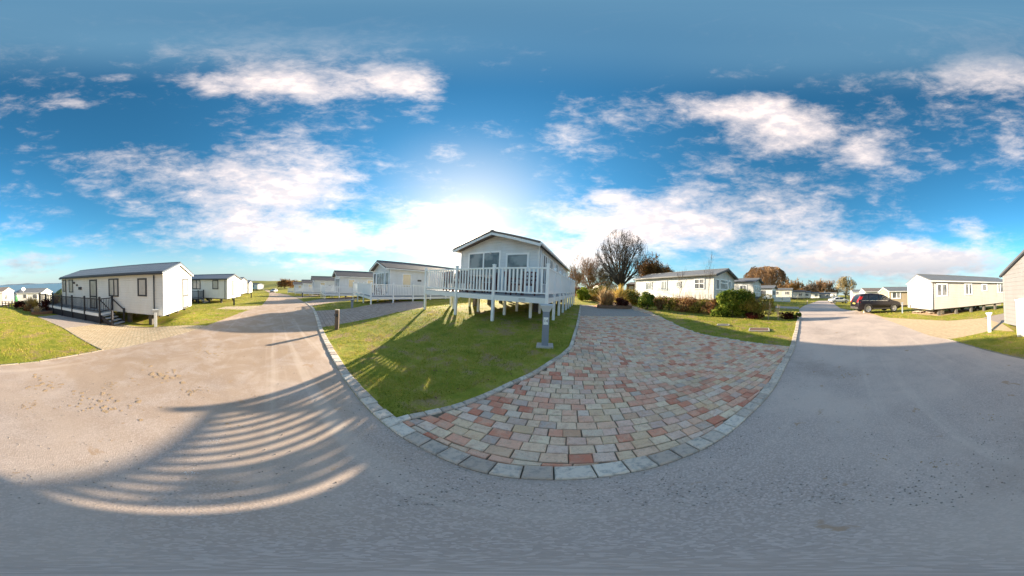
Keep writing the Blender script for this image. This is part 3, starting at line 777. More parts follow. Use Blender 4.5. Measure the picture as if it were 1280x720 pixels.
def grow_tree(base, height, spread, trunk_h, limbs, levels, seed, rad, up=.35, kids=(3, 5), shrink=.66, wob=.16, minr=.012, side=1.0, fan=None):
    """trunk mesh builder and arrays for the limb and twig mesh"""
    rnd = random.Random(seed); base = Vector(base); tr = MB(); S = []
    pts = [base - Vector((0, 0, .2)), base + Vector((0, 0, trunk_h * .25))]
    for i in range(1, 4): pts.append(base + Vector((rnd.gauss(0, .05), rnd.gauss(0, .05), trunk_h * (.25 + .25 * i))))
    tr.tube(pts, [rad * 1.35, rad * 1.05, rad * .95, rad * .9, rad * .8], 10)
    def branch(p, d, L, r, lev):
        n = 4 if lev < 2 else 3
        q = p.copy(); nodes = [(q.copy(), r)]
        for i in range(n):
            d = (d + Vector((rnd.gauss(0, wob), rnd.gauss(0, wob), rnd.gauss(0, wob * .7) + up * .16))).normalized()
            q2 = q + d * (L / n); r2 = max(minr, r * (1 - .55 * (i + 1) / n)); S.append((q.copy(), q2.copy(), max(minr, r * (1 - .55 * i / n)), r2)); q = q2; nodes.append((q.copy(), r2))
        if lev >= levels: return
        k = rnd.randint(*kids)
        for j in range(k):
            t = 1 if j == 0 else rnd.uniform(.3, .98); idx = min(n, max(1, round(t * n)))
            pp, pr = nodes[idx]
            ax = d.orthogonal(); ax.rotate(Matrix.Rotation(rnd.uniform(0, 6.283), 3, d).to_quaternion())
            nd = (d + ax * rnd.uniform(.30, .75) * (0.4 if j == 0 else 1)).normalized()
            branch(pp, nd, L * shrink * rnd.uniform(.75, 1.15), pr * .78, lev + 1)
    L0 = (height - trunk_h) * .46
    for i in range(limbs):
        a = 6.283 * (i + rnd.uniform(-.3, .3)) / limbs; t = rnd.uniform(.15, 1)
        ang = math.atan(spread / height * 2.1 * t) * side
        if fan: a = 2.39996 * i; ang = R(fan) * math.sqrt((i + .5) / limbs)
        d = Vector((math.cos(a) * math.sin(ang), math.sin(a) * math.sin(ang), math.cos(ang)))
        branch(base + Vector((0, 0, trunk_h * rnd.uniform(.6, 1))), d, L0 * rnd.uniform(.8, 1.15), rad * rnd.uniform(.42, .6), 0)
    P = np.array([s[0] for s in S]); Q = np.array([s[1] for s in S]); ra = np.array([s[2] for s in S])[:, None]; rb = np.array([s[3] for s in S])[:, None]
    D = unit(Q - P); A = unit(np.cross(D, np.array([.31, .17, .93]))); B = np.cross(D, A); V = []
    for k in range(3):
        c, s = math.cos(k * 2.0944), math.sin(k * 2.0944); V.append(P + (A * c + B * s) * ra)
    for k in range(3):
        c, s = math.cos(k * 2.0944), math.sin(k * 2.0944); V.append(Q + (A * c + B * s) * rb)
    V = np.stack(V, 1).reshape(-1, 3); i = np.arange(len(S))[:, None] * 6
    F = np.concatenate([i + np.array([[0, 1, 4, 3]]), i + np.array([[1, 2, 5, 4]]), i + np.array([[2, 0, 3, 5]])])
    return tr, V, F, Q
def bare_tree(name, label, px, D, top, wpx, limbs, levels, seed, bark='bark', twig='twig', trunk_h=1.2, rad=.25, kids=(3, 5), leaves=None, nleaf=0, leaf=.1, group=None, shrink=.66, minr=.013, cat='tree', base_y=365, up=.35, wob=.14, fan=None, round_=False):
    p = at(px, base_y, D); z = T1(p.x, p.y); h = at(px, top, D).z - z; sp = D * R(wpx * .25) / 2
    th = thing(name, label, cat, (p.x, p.y, z), group)
    tr, V, F, Q = grow_tree((p.x, p.y, z), h, sp, trunk_h, limbs, levels, seed, rad, kids=kids, shrink=shrink, minr=minr, up=up, wob=wob, fan=fan)
    # keep the drawn size equal to the surveyed one
    pz, pr_, kk = (90, 92, .955) if round_ else (98.5, 96, 1.0)
    zt = np.percentile(V[:, 2], pz); k = (h) / (zt - z) * kk; c = np.array([p.x, p.y, z]); rr = np.percentile(np.hypot(V[:, 0] - p.x, V[:, 1] - p.y), pr_); kx = sp / rr * kk
    V = c + (V - c) * np.array([kx, kx, k]); Q = c + (Q - c) * np.array([kx, kx, k])
    def dome(A):
        d = A - c; e = np.sqrt((d[:, 0] / sp) ** 2 + (d[:, 1] / sp) ** 2 + ((d[:, 2] - .5 * h) / (.5 * h)) ** 2)
        q = unit(d - np.array([0, 0, .5 * h])) * 2.3; amp = .16 if nleaf else .07
        e = e * (1 + amp * np.array([mnoise.noise(Vector((v[0] + seed * 1.3, v[1], v[2]))) for v in q]) + RNG.normal(0, .012, len(e)) * (nleaf > 0))
        f = np.where(e > .85, (.85 + .15 * (1 - np.exp(-(e - .85) / .22))) / np.maximum(e, 1e-6), 1.0)[:, None]
        low = np.clip((d[:, 2:3] / h - .10) / .2, 0, 1); f = 1 - (1 - f) * low
        d = d - np.array([0, 0, .5 * h]); return c + np.array([0, 0, .5 * h]) + d * f
    if round_: V = dome(V); Q = dome(Q)
    tr.v = [tuple(c + (np.array(v) - c) * np.array([1, 1, k])) for v in tr.v]
    tr.build('trunk', M[bark], th)
    np_mesh('crown', V, F, M[twig], th)
    if nleaf:
        C = Q[RNG.integers(0, len(Q), nleaf)] + RNG.normal(0, max(.12, leaf * 2), (nleaf, 3)); nrm = unit(RNG.normal(0, 1, (nleaf, 3)))
        U = unit(np.cross(nrm, RNG.normal(0, 1, (nleaf, 3)))); s = leaf * RNG.uniform(.5, 1.3, (nleaf, 1))
        V2, F2 = quads_from(C, U * s, np.cross(nrm, U) * s * .6); np_mesh('leaves', V2, F2, M[leaves], th, attr=RNG.random(nleaf))
    return th

# ------------------------------------------------------------------ caravans, lodges and their decks
def vec(az): return Vector((math.sin(R(az)), math.cos(R(az)), 0))
class Home:
    """corner = nearest visible corner, U runs along the end wall, V along the long side wall; z0 is the floor"""
    def __init__(s, name, label, corner, azU, wid, azV, length, z0, wall_h, rise, wallm, roofm, trim, cat='mobile home', group=None,
                 oe=.12, ob=.10, os=.16, ground=None, ribs=False, barge=.16, gutter=None, skirt=None, thick=.10, corners=True, chassis=True):
        s.c = Vector((corner[0], corner[1], z0)); s.U = vec(azU); s.V = vec(azV); s.w = wid; s.L = length; s.h = wall_h; s.rise = rise
        s.zg = ground if ground is not None else T1(*(s.c + s.U * wid * .5 + s.V * 1.5).xy)
        s.t = thing(name, label, cat, (s.c.x, s.c.y, s.zg), group); t = s.t
        Z = Vector((0, 0, 1)); s.trim = trim
        mb = MB()
        prof = [s.p(0, 0, 0), s.p(wid, 0, 0), s.p(wid, 0, wall_h), s.p(wid / 2, 0, wall_h + rise), s.p(0, 0, wall_h)]
        mb.prism(prof, s.V * length); mb.build('wall', M[wallm], t)
        # roof: two sheets
        mb = MB(); sl = rise / (wid / 2)
        for u0, u1 in ((-os, wid / 2), (wid + os, wid / 2)):
            z0_, z1_ = wall_h - os * sl + .03, wall_h + rise + .03
            if ribs:
                n = int((length + oe + ob) / .10); V_ = []; F_ = []
                rows = 7
                for r_ in range(rows + 1):
                    f = r_ / rows
                    for i in range(n + 1):
                        v = -oe + (length + oe + ob) * i / n
                        V_.append(s.p(u0 + (u1 - u0) * f, v, z0_ + (z1_ - z0_) * f + thick + .022 * (i % 2) + (.0 if r_ % 2 else .012)))
                for r_ in range(rows):
                    for i in range(n): k = r_ * (n + 1) + i; F_.append((k, k + 1, k + n + 2, k + n + 1))
                mb.add(V_, F_)
            a = [s.p(u0, -oe, z0_), s.p(u1, -oe, z1_), s.p(u1, length + ob, z1_), s.p(u0, length + ob, z0_)]
            mb.hexa(a + [q + Z * thick for q in a])
        mb.bar(s.p(wid / 2, -oe + .01, wall_h + rise + thick + .035), s.p(wid / 2, length + ob - .01, wall_h + rise + thick + .035), .16, .05)
        mb.build('roof', M[roofm], t)
        # verge boards on both ends
        for v, nme in ((-oe - .012, 'bargeboard'), (length + ob + .012, 'bargeboard')):
            mb = MB()
            for u0 in (-os - .03, wid + os + .03):
                dz = -.02 - barge * .45; mb.bar(s.p(u0, v + (.035 if v < 0 else -.035), wall_h - os * sl + thick + dz), s.p(wid / 2, v + (.035 if v < 0 else -.035), wall_h + rise + thick + dz + .02), .024, barge, up=Z)
            mb.build(nme, M[trim], t)
        gm = gutter or trim
        for u in (-os - .04, wid + os + .04):
            mb = MB(); mb.bar(s.p(u, -oe, wall_h - os * sl + .02), s.p(u, length + ob, wall_h - os * sl + .02), .09, .09); mb.build('gutter', M[gm], t)
        if corners:
            for u, v in ((0, 0), (wid, 0), (0, length), (wid, length)):
                mb = MB(); mb.box(s.p(u, v, wall_h / 2), s.U * .035, s.V * .035, Z * (wall_h / 2 - .02)); mb.build('corner_trim', M['fascia' if trim == 'fascia' else wallm], t)
        if skirt:
            mb = MB(); g = min(s.zg, z0) - z0 - .25
            mb.hexa([s.p(.05, .05, g), s.p(wid - .05, .05, g), s.p(wid - .05, length - .05, g), s.p(.05, length - .05, g), s.p(.05, .05, -.01), s.p(wid - .05, .05, -.01), s.p(wid - .05, length - .05, -.01), s.p(.05, length - .05, -.01)])
            mb.build('skirting', M[skirt], t)
        elif chassis:
            mb = MB()
            for u in (.9, wid - .9): mb.bar(s.p(u, .1, -.10), s.p(u, length - .1, -.10), .08, .18)
            for k in range(7): v = .3 + (length - .6) * k / 6; mb.bar(s.p(.1, v, -.06), s.p(wid - .1, v, -.06), .06, .10)
            mb.build('chassis', M['steel'], t)
            for k in range(6):
                for u in (.35, wid - .35):
                    v = 1.0 + (length - 2.0) * k / 5; q = s.p(u, v, 0); zg = T1(q.x, q.y) - .03; top = z0 - .02
                    if top - zg > .05:
                        mb = MB(); mb.box((q.x, q.y, (zg + top) / 2), s.U * .11, s.V * .11, Z * ((top - zg) / 2)); mb.build('pier', M['pier'], t)
            for v in (length * .46, length * .54):
                for u in (.75, wid - .75):
                    q = s.p(u, v, 0); r_ = .27; mb = MB(); zc = max(T1(q.x, q.y) + r_, z0 - .55)
                    mb.lathe(Vector((q.x, q.y, zc)) - s.U * .09, [(.08, 0), (r_ * .75, 0), (r_, .03), (r_, .15), (r_ * .75, .18), (.08, .18)], 14, s.U); mb.build('wheel', M['tyre'], t)
    def p(s, u, v, z): return s.c + s.U * u + s.V * v + Vector((0, 0, z))
    def hit(s, face, px, py):
        d = ray(px, py); n = s.V if face == 'end' else s.U
        o = s.c - Vector((0, 0, CAM_H)); t = (o.x * n.x + o.y * n.y) / (d.x * n.x + d.y * n.y)
        h = Vector((0, 0, CAM_H)) + d * t - s.c
        return (h.dot(s.U) if face == 'end' else h.dot(s.V)), h.z
    def window(s, face, a0, a1, z0, z1, frame, pane='glass', mull=(), trans=(), fw=.06, name='window', sill=False, gl=None, out=.02):
        T_ = s.U if face == 'end' else s.V; N = (-s.V if face == 'end' else -s.U)
        q = lambda a, z, o: s.c + T_ * a + N * o + Vector((0, 0, z))
        Z = Vector((0, 0, 1))
        mb = MB(); mb.box(q((a0 + a1) / 2, (z0 + z1) / 2, .004), T_ * (a1 - a0) / 2 * .98, N * .012, Z * (z1 - z0) / 2 * .98)
        w = mb.build(name, M[pane], s.t)
        mb = MB(); h = (z1 - z0) / 2; cx, cz = (a0 + a1) / 2, (z0 + z1) / 2
        for a in (a0, a1): mb.box(q(a, cz, out), T_ * fw / 2, N * .022, Z * (h + fw / 2))
        for z in (z0, z1): mb.box(q(cx, z, out), T_ * ((a1 - a0) / 2 - fw / 2), N * .0215, Z * fw / 2)
        for m_ in mull: mb.box(q(a0 + (a1 - a0) * m_, cz, out), T_ * fw * .45, N * .0205, Z * (h - fw / 2))
        for m_ in trans: mb.box(q(cx, z0 + (z1 - z0) * m_, out), T_ * ((a1 - a0) / 2 - fw / 2), N * .0195, Z * fw * .45)
        mb.build('frame', M[frame], w)
        if sill:
            mb = MB(); mb.box(q(cx, z0 - fw, out + .03), T_ * ((a1 - a0) / 2 + .08), N * .05, Z * .02); mb.build('sill', M[frame], w)
        return w
    def pwin(s, face, x0, y0, x1, y1, frame, **k):
        a0, z1 = s.hit(face, x0, y0); a1, zb = s.hit(face, x1, y1)
        a0b, z1b = s.hit(face, x1, y0); _, z0b = s.hit(face, x0, y1)
        lo, hi = min(a0, a1), max(a0, a1)
        return s.window(face, lo, hi, max(.06, (zb + z0b) / 2), min(s.h - .1, (z1 + z1b) / 2), frame, **k)
    def downpipe(s, v, m, u=-.05):
        mb = MB(); mb.tube([s.p(u, v, s.h - .12), s.p(u, v, .02)], .035, 8); mb.build('downpipe', M[m], s.t)

class Deck:
    """origin O, local p runs right along the front, a runs away from the viewer; z is the floor"""
    def __init__(s, name, label, O, azA, z, floors, group=None, white='pvc', floorm='deckfloor', fascia='fascia', rail_h=1.05, cat='deck'):
        s.O = Vector((O[0], O[1], 0)); s.A = vec(azA); s.P = vec(azA + 90); s.z = z; s.rh = rail_h; s.wm = white
        q0 = s.w(floors[0][1], floors[0][2], 0)
        s.t = thing(name, label, cat, (q0.x, q0.y, T1(q0.x, q0.y)), group)
        mb = MB(); ms = MB(); Z = Vector((0, 0, 1)); mf = MB()
        for p0, p1, a0, a1 in floors:
            n = max(1, round((a1 - a0) / .15)) if (p1 - p0) > (a1 - a0) else max(1, round((p1 - p0) / .15))
            for i in range(n):
                if (p1 - p0) > (a1 - a0):
                    c = a0 + (a1 - a0) * (i + .5) / n; mb.box(s.w((p0 + p1) / 2, c, z - .015), s.P * (p1 - p0) / 2, s.A * ((a1 - a0) / n / 2 - .003), Z * .015)
                else:
                    c = p0 + (p1 - p0) * (i + .5) / n; mb.box(s.w(c, (a0 + a1) / 2, z - .015), s.P * ((p1 - p0) / n / 2 - .003), s.A * (a1 - a0) / 2, Z * .015)
            for (x0, y0, x1, y1) in ((p0, a0, p1, a0), (p1, a0, p1, a1), (p0, a0, p0, a1)):
                mf.bar(s.w(x0, y0, z - .125), s.w(x1, y1, z - .125), .028, .19)
            for k in range(int((p1 - p0) / .6) + 1):
                p = min(p1 - .1, p0 + .1 + k * .6); ms.bar(s.w(p, a0 + .03, z - .11), s.w(p, a1 - .03, z - .11), .05, .14)
        mb.build('floor', M[floorm], s.t); mf.build('fascia', M[fascia], s.t); ms.build('joist', M[fascia], s.t)
    def w(s, p, a, z): return s.O + s.P * p + s.A * a + Vector((0, 0, z))
    def post(s, p, a, top=None, size=.10, base=True, m=None):
        q = s.w(p, a, 0); zt = s.z + s.rh + .07 if top is None else top; zb = T1(q.x, q.y) - .06 if base else s.z
        Z = Vector((0, 0, 1)); h = size / 2
        mb = MB(); mb.box((q.x, q.y, (zt + zb) / 2), s.P * h, s.A * h, Z * (zt - zb) / 2)
        o = mb.build('post', M[m or s.wm], s.t)
        if top is None:
            mb = MB(); b = [s.w(p + sx * (h + .012), a + sy * (h + .012), zt) for sx, sy in ((-1, -1), (1, -1), (1, 1), (-1, 1))]
            mb.hexa(b + [v + Z * .02 for v in b]); t = [v + Z * .02 for v in b]; tip = s.w(p, a, zt + .05)
            mb.add(t + [tip], [(0, 1, 4), (1, 2, 4), (2, 3, 4), (3, 0, 4)]); mb.build('post_cap', M[m or s.wm], o)
        return o
    def rail(s, p0, a0, p1, a1, gap=.115, bw=.05, m=None, posts=None, first=True, last=True, rails=(.13, 1.0), solid=None):
        """posts: fractions along the run"""
        posts = posts or (0, 1); Z = Vector((0, 0, 1))
        A0, A1 = s.w(p0, a0, 0), s.w(p1, a1, 0); L = (A1 - A0).length; d = (A1 - A0).normalized(); n = d.cross(Z)
        for i, f in enumerate(posts):
            if (i == 0 and not first) or (i == len(posts) - 1 and not last): continue
            s.post(p0 + (p1 - p0) * f, a0 + (a1 - a0) * f, m=m)
        for f0, f1 in zip(posts[:-1], posts[1:]):
            q0 = A0.lerp(A1, f0) + d * .05; q1 = A0.lerp(A1, f1) - d * .05; l = (q1 - q0).length
            mb = MB()
            mb.bar(q0 + Z * (s.z + rails[1]), q1 + Z * (s.z + rails[1]), .075, .055); mb.bar(q0 + Z * (s.z + rails[0]), q1 + Z * (s.z + rails[0]), .05, .05)
            if solid:
                mb2 = MB(); c = (q0 + q1) / 2 + Z * (s.z + (rails[0] + rails[1]) / 2); mb2.box(c, d * l / 2, n * .006, Z * (rails[1] - rails[0] - .055) / 2)
                mb2.build('glass_panel', M[solid], s.t)
            else:
                k = max(2, round(l / gap))
                for j in range(1, k):
                    q = q0.lerp(q1, j / k); mb.box(q + Z * (s.z + (rails[0] + rails[1]) / 2), d * bw / 2, n * .018, Z * (rails[1] - rails[0] - .05) / 2)
            mb.build('railing', M[m or s.wm], s.t)

# ------------------------------------------------------------------ the lodge on the bank and its white deck
AX = 24.5
A0, P0 = vec(AX), vec(AX + 90)
lodge_c = P0 * -2.38 + A0 * 8.05
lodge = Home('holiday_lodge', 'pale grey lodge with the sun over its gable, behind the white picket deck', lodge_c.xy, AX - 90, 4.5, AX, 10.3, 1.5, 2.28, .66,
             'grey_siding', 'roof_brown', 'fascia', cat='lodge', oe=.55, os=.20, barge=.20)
for x0, y0, x1, y1, mu in ((587, 316, 623.5, 364, (.5,)), (634, 317.5, 658.5, 366, ())):
    lodge.pwin('end', x0, y0, x1, y1, 'pvc', mull=mu, fw=.09, name='patio_door')
for a0, a1, z0, z1, pn in ((.7, 1.5, .5, 2.0, 'glass'), (2.2, 2.9, .5, 2.0, 'glass'), (3.9, 4.7, .1, 2.0, 'glass'), (6.2, 7.0, .9, 2.0, 'pale_pane'), (8.4, 9.0, 1.2, 2.0, 'pale_pane'), (9.4, 9.9, 1.2, 2.0, 'pale_pane')):
    lodge.window('side', a0, a1, z0, z1, 'pvc', pn, mull=(.5,))
lodge.downpipe(.15, 'fascia')
mbx = MB(); mbx.lathe(lodge.p(2.55, -.02, 2.02), [(0, 0), (.05, 0), (.06, .05), (.04, .09), (0, .09)], 10, -lodge.V); mbx.build('lamp', M['clearlamp'], lodge.t)

DZ = 1.48
deck = Deck('raised_deck', 'white picket raised deck with tall square posts around the pale grey lodge', (0, 0), AX, DZ, [(-7.6, -1.45, 6.05, 8.03), (-2.32, -1.45, 8.03, 16.6)])
fr = [-7.6, -5.42, -3.53, -1.45]
deck.rail(-7.6, 6.05, -1.45, 6.05, gap=.155, bw=.062, posts=[(p + 7.6) / 6.15 for p in fr])
deck.rail(-1.45, 6.05, -1.45, 16.6, gap=.13, bw=.06, posts=[0, .12, .24, .36, .48, .60, .72, .86, 1], first=False)
deck.rail(-7.6, 6.05, -7.6, 8.03, gap=.155, bw=.062, first=False)
deck.rail(-2.32, 16.6, -1.45, 16.6, gap=.13, last=False)
for p in (-6.6, -5.0, -3.6, -2.4):
    for a in (7.2, 8.6): deck.post(p, a, top=DZ - .2)
mbx = MB(); q = deck.w(-2.35, 6.03, DZ - .12); mbx.box(q, deck.P * .12, deck.A * .012, Vector((0, 0, .045))); mbx.build('name_plaque', M['post_pale'], deck.t)

def chair(name, label, p, a, az, dk, group, m='rattan'):
    q = dk.w(p, a, dk.z); t = thing(name, label, 'chair', q, group)
    F = vec(az); S = vec(az + 90); Z = Vector((0, 0, 1)); pt = lambda s, f, z: q + S * s + F * f + Z * z
    mb = MB(); mb.box(pt(0, 0, .42), S * .25, F * .25, Z * .03); mb.build('seat', M[m], t)
    mb = MB(); mb.box(pt(0, .01, .47), S * .22, F * .21, Z * .025); mb.build('cushion', M['cushion'], t)
    mb = MB()
    for k in range(6): mb.bar(pt(-.22 + .088 * k, -.25, .44), pt(-.22 + .088 * k, -.33, .90), .05, .03)
    for z in (.60, .75, .90): mb.bar(pt(-.26, -.25 - (z - .44) * .17, z), pt(.26, -.25 - (z - .44) * .17, z), .035, .05)
    mb.build('backrest', M[m], t)
    for s in (-.23, .23):
        for f in (-.23, .23):
            mb = MB(); mb.bar(pt(s, f, 0), pt(s, f, .42), .045, .045, up=F); mb.build('leg', M[m], t)
        mb = MB(); mb.bar(pt(s, -.28, .64), pt(s, .25, .64), .06, .035); mb.bar(pt(s, .22, .42), pt(s, .22, .64), .04, .04, up=F); mb.build('armrest', M[m], t)
    return t
def table(name, label, p, a, dk, w=.75, d=.45, group=None):
    q = dk.w(p, a, dk.z); t = thing(name, label, 'table', q, group); Z = Vector((0, 0, 1))
    mb = MB(); mb.box(q + Z * .72, dk.P * w, dk.A * d, Z * .012); mb.build('table_top', M['tabletop'], t)
    mb = MB()
    for s in (-1, 1):
        mb.bar(q + dk.P * (w - .05) * s - dk.A * (d - .05) + Z * .68, q + dk.P * (w - .05) * s + dk.A * (d - .05) + Z * .68, .05, .05); mb.bar(q - dk.P * (w - .1) + dk.A * (d - .05) * s + Z * .68, q + dk.P * (w - .1) + dk.A * (d - .05) * s + Z * .68, .05, .05)
    mb.build('apron', M['rattan'], t)
    for s in (-1, 1):
        for f in (-1, 1):
            mb = MB(); mb.bar(q + dk.P * (w - .06) * s + dk.A * (d - .06) * f, q + dk.P * (w - .06) * s + dk.A * (d - .06) * f + Z * .68, .05, .05, up=dk.A); mb.build('leg', M['rattan'], t)
    return t
gch = 'brown rattan chairs on the front deck'
table('patio_table', 'smoked glass patio table among brown rattan chairs on the white deck', -5.5, 7.0, deck)
chair('rattan_chair', 'brown rattan chair nearest the left corner post of the white deck', -6.75, 7.0, AX + 90, deck, gch)
chair('rattan_chair', 'brown rattan chair with its back to the rail, just left of the second deck post', -5.95, 6.42, AX, deck, gch)
chair('rattan_chair', 'brown rattan chair with its back to the rail, just right of the second deck post', -5.12, 6.42, AX, deck, gch)
chair('rattan_chair', 'brown rattan chair at the right hand end of the smoked glass patio table', -4.3, 7.0, AX - 90, deck, gch)
chair('rattan_chair', 'brown rattan chair standing just right of the third deck post', -2.98, 6.7, AX + 40, deck, gch)
chair('rattan_chair', 'brown rattan chair in front of the right hand patio door', -2.42, 6.95, AX - 20, deck, gch)

# ------------------------------------------------------------------ the row of white lodges running away to the left
gl = 'white lodges in the row left of the deck'; gd = 'white raised decks in the row of lodges'
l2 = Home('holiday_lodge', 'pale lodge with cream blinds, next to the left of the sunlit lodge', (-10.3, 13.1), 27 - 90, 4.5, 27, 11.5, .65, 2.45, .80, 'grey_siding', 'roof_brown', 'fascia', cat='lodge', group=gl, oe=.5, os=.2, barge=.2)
l2.window('end', .25, 1.0, .1, 2.1, 'pvc', 'glass', name='patio_door'); l2.window('end', 1.35, 3.3, .1, 2.1, 'pvc', 'glass', mull=(.33, .67), name='patio_door'); l2.window('end', 3.6, 4.25, .1, 2.1, 'pvc', 'glass', name='patio_door')
for a0, a1, pn in ((1.3, 2.2, 'blind'), (4.2, 5.1, 'blind'), (6.2, 7.0, 'blind'), (9, 9.8, 'pale_pane')): l2.window('side', a0, a1, .75, 2.0, 'pvc', pn)
mbx = MB(); mbx.box(l2.p(-.02, 3.2, 1.45), l2.V * .22, l2.U * .012, Vector((0, 0, .08))); mbx.build('name_board', M['steel'], l2.t)
O2 = (-8.2, 5.2)
d2 = Deck('raised_deck', 'white raised deck around the lodge with cream blinds', (0, 0), 27, .63, [(-19.9, -13.75, 4.75, 6.85), (-14.75, -13.75, 6.85, 14.5)], group=gd)
d2.rail(-19.9, 4.75, -13.75, 4.75, gap=.16, bw=.07, posts=[0, .33, .66, 1]); d2.rail(-13.75, 4.75, -13.75, 14.5, gap=.16, bw=.07, posts=[0, .2, .4, .6, .8, 1], first=False)
d2.rail(-19.9, 4.75, -19.9, 6.85, gap=.16, bw=.07, first=False)
for p in (-18, -16):
    for a in (6.2,): d2.post(p, a, top=.43)
chair('rattan_chair', 'dark rattan chair on the deck of the lodge with cream blinds', -15.2, 5.9, 27, d2, None)
row = [(421, 28.5, 25, -1.66, 'pale lodge third from the sunlit lodge along the left row', 'white raised deck of the third lodge in the left row'),
       (391.6, 39.5, 24, -2.28, 'pale lodge fourth along the left row, seen beyond the third deck', 'white raised deck of the fourth lodge in the left row'),
       (379, 51, 22, -3.0, 'small distant lodge fifth along the left row', 'distant white deck of the fifth lodge in the left row'),
       (368, 64, 20, -3.62, 'farthest pale lodge of the left row before the road bends', 'farthest white deck of the left row before the road bends')]
c2 = l2.p(2.25, 0, 0)
for px, D, azv, zrel, lab, labd in row:
    q = at(px, 360, D); dth = -R(azv - 27)
    for src, lb in ((l2.t, lab), (d2.t, labd)):
        o = copy_tree(src); o['label'] = lb
        rel = Matrix.Rotation(dth, 3, 'Z') @ (src.location - Vector((c2.x, c2.y, .65)))
        o.location = Vector((q.x, q.y, CAM_H + zrel)) + rel; o.rotation_euler = (0, 0, dth)

# ------------------------------------------------------------------ white caravans on the left of the road
H1z = CAM_H - 1.96
h1 = Home('mobile_home', 'white mobile home with slate blue tiled roof and dark deck along its side', (-9.54, -3.3), -79.5, 4.3, -172.5, 9.95, H1z, 2.4, .62, 'white_siding', 'roof_blue', 'fascia', os=.22, oe=.14, ribs=True, gutter='charcoal', barge=.17)
h1.pwin('side', 173.8, 348.8, 183.5, 369.3, 'charcoal', pane='pale_pane', fw=.09); h1.pwin('side', 139, 349, 150, 369.5, 'charcoal', pane='pale_pane', mull=(.45,), fw=.08)
h1.pwin('side', 91.7, 350, 96.4, 364.7, 'charcoal', pane='pale_pane'); h1.pwin('side', 84.6, 350.6, 88, 363.9, 'charcoal', pane='pale_pane')
a0, zt = h1.hit('side', 123.9, 348.5); a1, _ = h1.hit('side', 116.3, 348.5); h1.window('side', a0, a1, .04, 2.1, 'charcoal', 'pale_pane', trans=(.42,), fw=.1, name='door')
h1.pwin('end', 225.6, 349, 232, 384.5, 'charcoal', pane='pale_pane', trans=(.42,), fw=.07)
h1.downpipe(.55, 'charcoal'); h1.downpipe(9.3, 'charcoal')
for a, z, w_, h_, nm in ((8.0, 1.95, .06, .09, 'wall_lamp'), (7.2, 1.5, .16, .11, 'meter_box'), (7.6, 1.75, .05, .07, 'wall_lamp')):
    mb = MB(); mb.box(h1.p(-.05, a, z), h1.V * w_, h1.U * .05, Vector((0, 0, h_))); mb.build(nm, M['charcoal'], h1.t)
dk1 = Deck('dark_deck', 'dark charcoal deck with steps along the white mobile home', h1.c.xy, -172.5, H1z + .02, [(-1.25, -.03, 3.7, 9.65), (-1.25, 3.2, 9.65, 12.4)], white='navy', floorm='deckfloor', fascia='pvc', rail_h=.92)
dk1.rail(-1.25, 3.7, -1.25, 12.4, gap=.14, bw=.025, posts=[0, .17, .34, .51, .68, .84, 1], rails=(.1, .88), solid=None)
dk1.rail(-1.25, 12.4, 3.2, 12.4, gap=.14, bw=.025, posts=[0, .33, .66, 1], rails=(.1, .88), first=False)
dk1.rail(-1.25, 3.7, -.1, 3.7, gap=.16, bw=.025, posts=[0, 1], rails=(.1, .88), first=False)
mb = MB(); zz = H1z - .18
for k in range(24):
    a = 3.7 + 8.7 * k / 24; q = dk1.w(-1.21, a + .18, 0); zb = T1(q.x, q.y) - .1
    mb.box((q.x, q.y, (zz + zb) / 2), dk1.P * .012, dk1.A * .181, Vector((0, 0, (zz - zb) / 2)))
mb.build('skirting', M['navy'], dk1.t)
mb = MB(); q = dk1.w(-.7, 3.3, 0); g0 = T1(q.x, q.y); n = 4; ztop = H1z - .1
for k in range(n):
    z1 = ztop - (ztop - g0) * (k + .2) / n; a = 3.55 - .27 * k; mb.box(dk1.w(-.65, a, z1 - .02), dk1.P * .5, dk1.A * .15, Vector((0, 0, .022)))
st = mb.build('steps', M['deckfloor'], dk1.t)
for p in (-1.17, -.13):
    mb = MB(); mb.bar(dk1.w(p, 3.7, ztop - .12), dk1.w(p, 2.65, g0 - .05), .04, .22); mb.build('stringer', M['navy'], dk1.t)
for p in (-1.2, -.1):
    mb = MB(); q = dk1.w(p, 2.7, 0); mb.bar((q.x, q.y, g0 - .1), (q.x, q.y, g0 + .95), .10, .10, up=dk1.A); mb.build('post', M['navy'], dk1.t)
    mb = MB(); mb.bar(dk1.w(p, 2.7, g0 + .85), dk1.w(p, 3.7, H1z + .85), .06, .05); mb.build('handrail', M['navy'], dk1.t)

h2 = Home('mobile_home', 'white mobile home with slate roof and dark trim behind the blue roofed one', at(284, 360, 22.2).xy, -62, 4.2, -152, 11, CAM_H - 2.25, 2.4, .55, 'white_siding', 'roof_blue', 'charcoal', gutter='charcoal', os=.2)
h2.pwin('side', 266, 350.5, 272.5, 361, 'charcoal', pane='pale_pane', fw=.1); h2.pwin('side', 241, 350, 250.3, 361, 'charcoal', pane='pale_pane', mull=(.5,), fw=.1); h2.pwin('end', 290, 351, 292.6, 369, 'charcoal', pane='pale_pane')
h2.downpipe(.3, 'charcoal')
dk2 = Deck('dark_deck', 'small charcoal deck with steps beside the second white mobile home', h2.c.xy, -152, CAM_H - 2.25, [(-1.3, -.03, 3.4, 8)], white='navy', fascia='navy', rail_h=.92)
dk2.rail(-1.3, 3.4, -1.3, 8, gap=.14, bw=.03, posts=[0, .33, .66, 1], rails=(.1, .88)); dk2.rail(-1.3, 3.4, -.1, 3.4, gap=.14, bw=.03, first=False, rails=(.1, .88))
mb = MB()
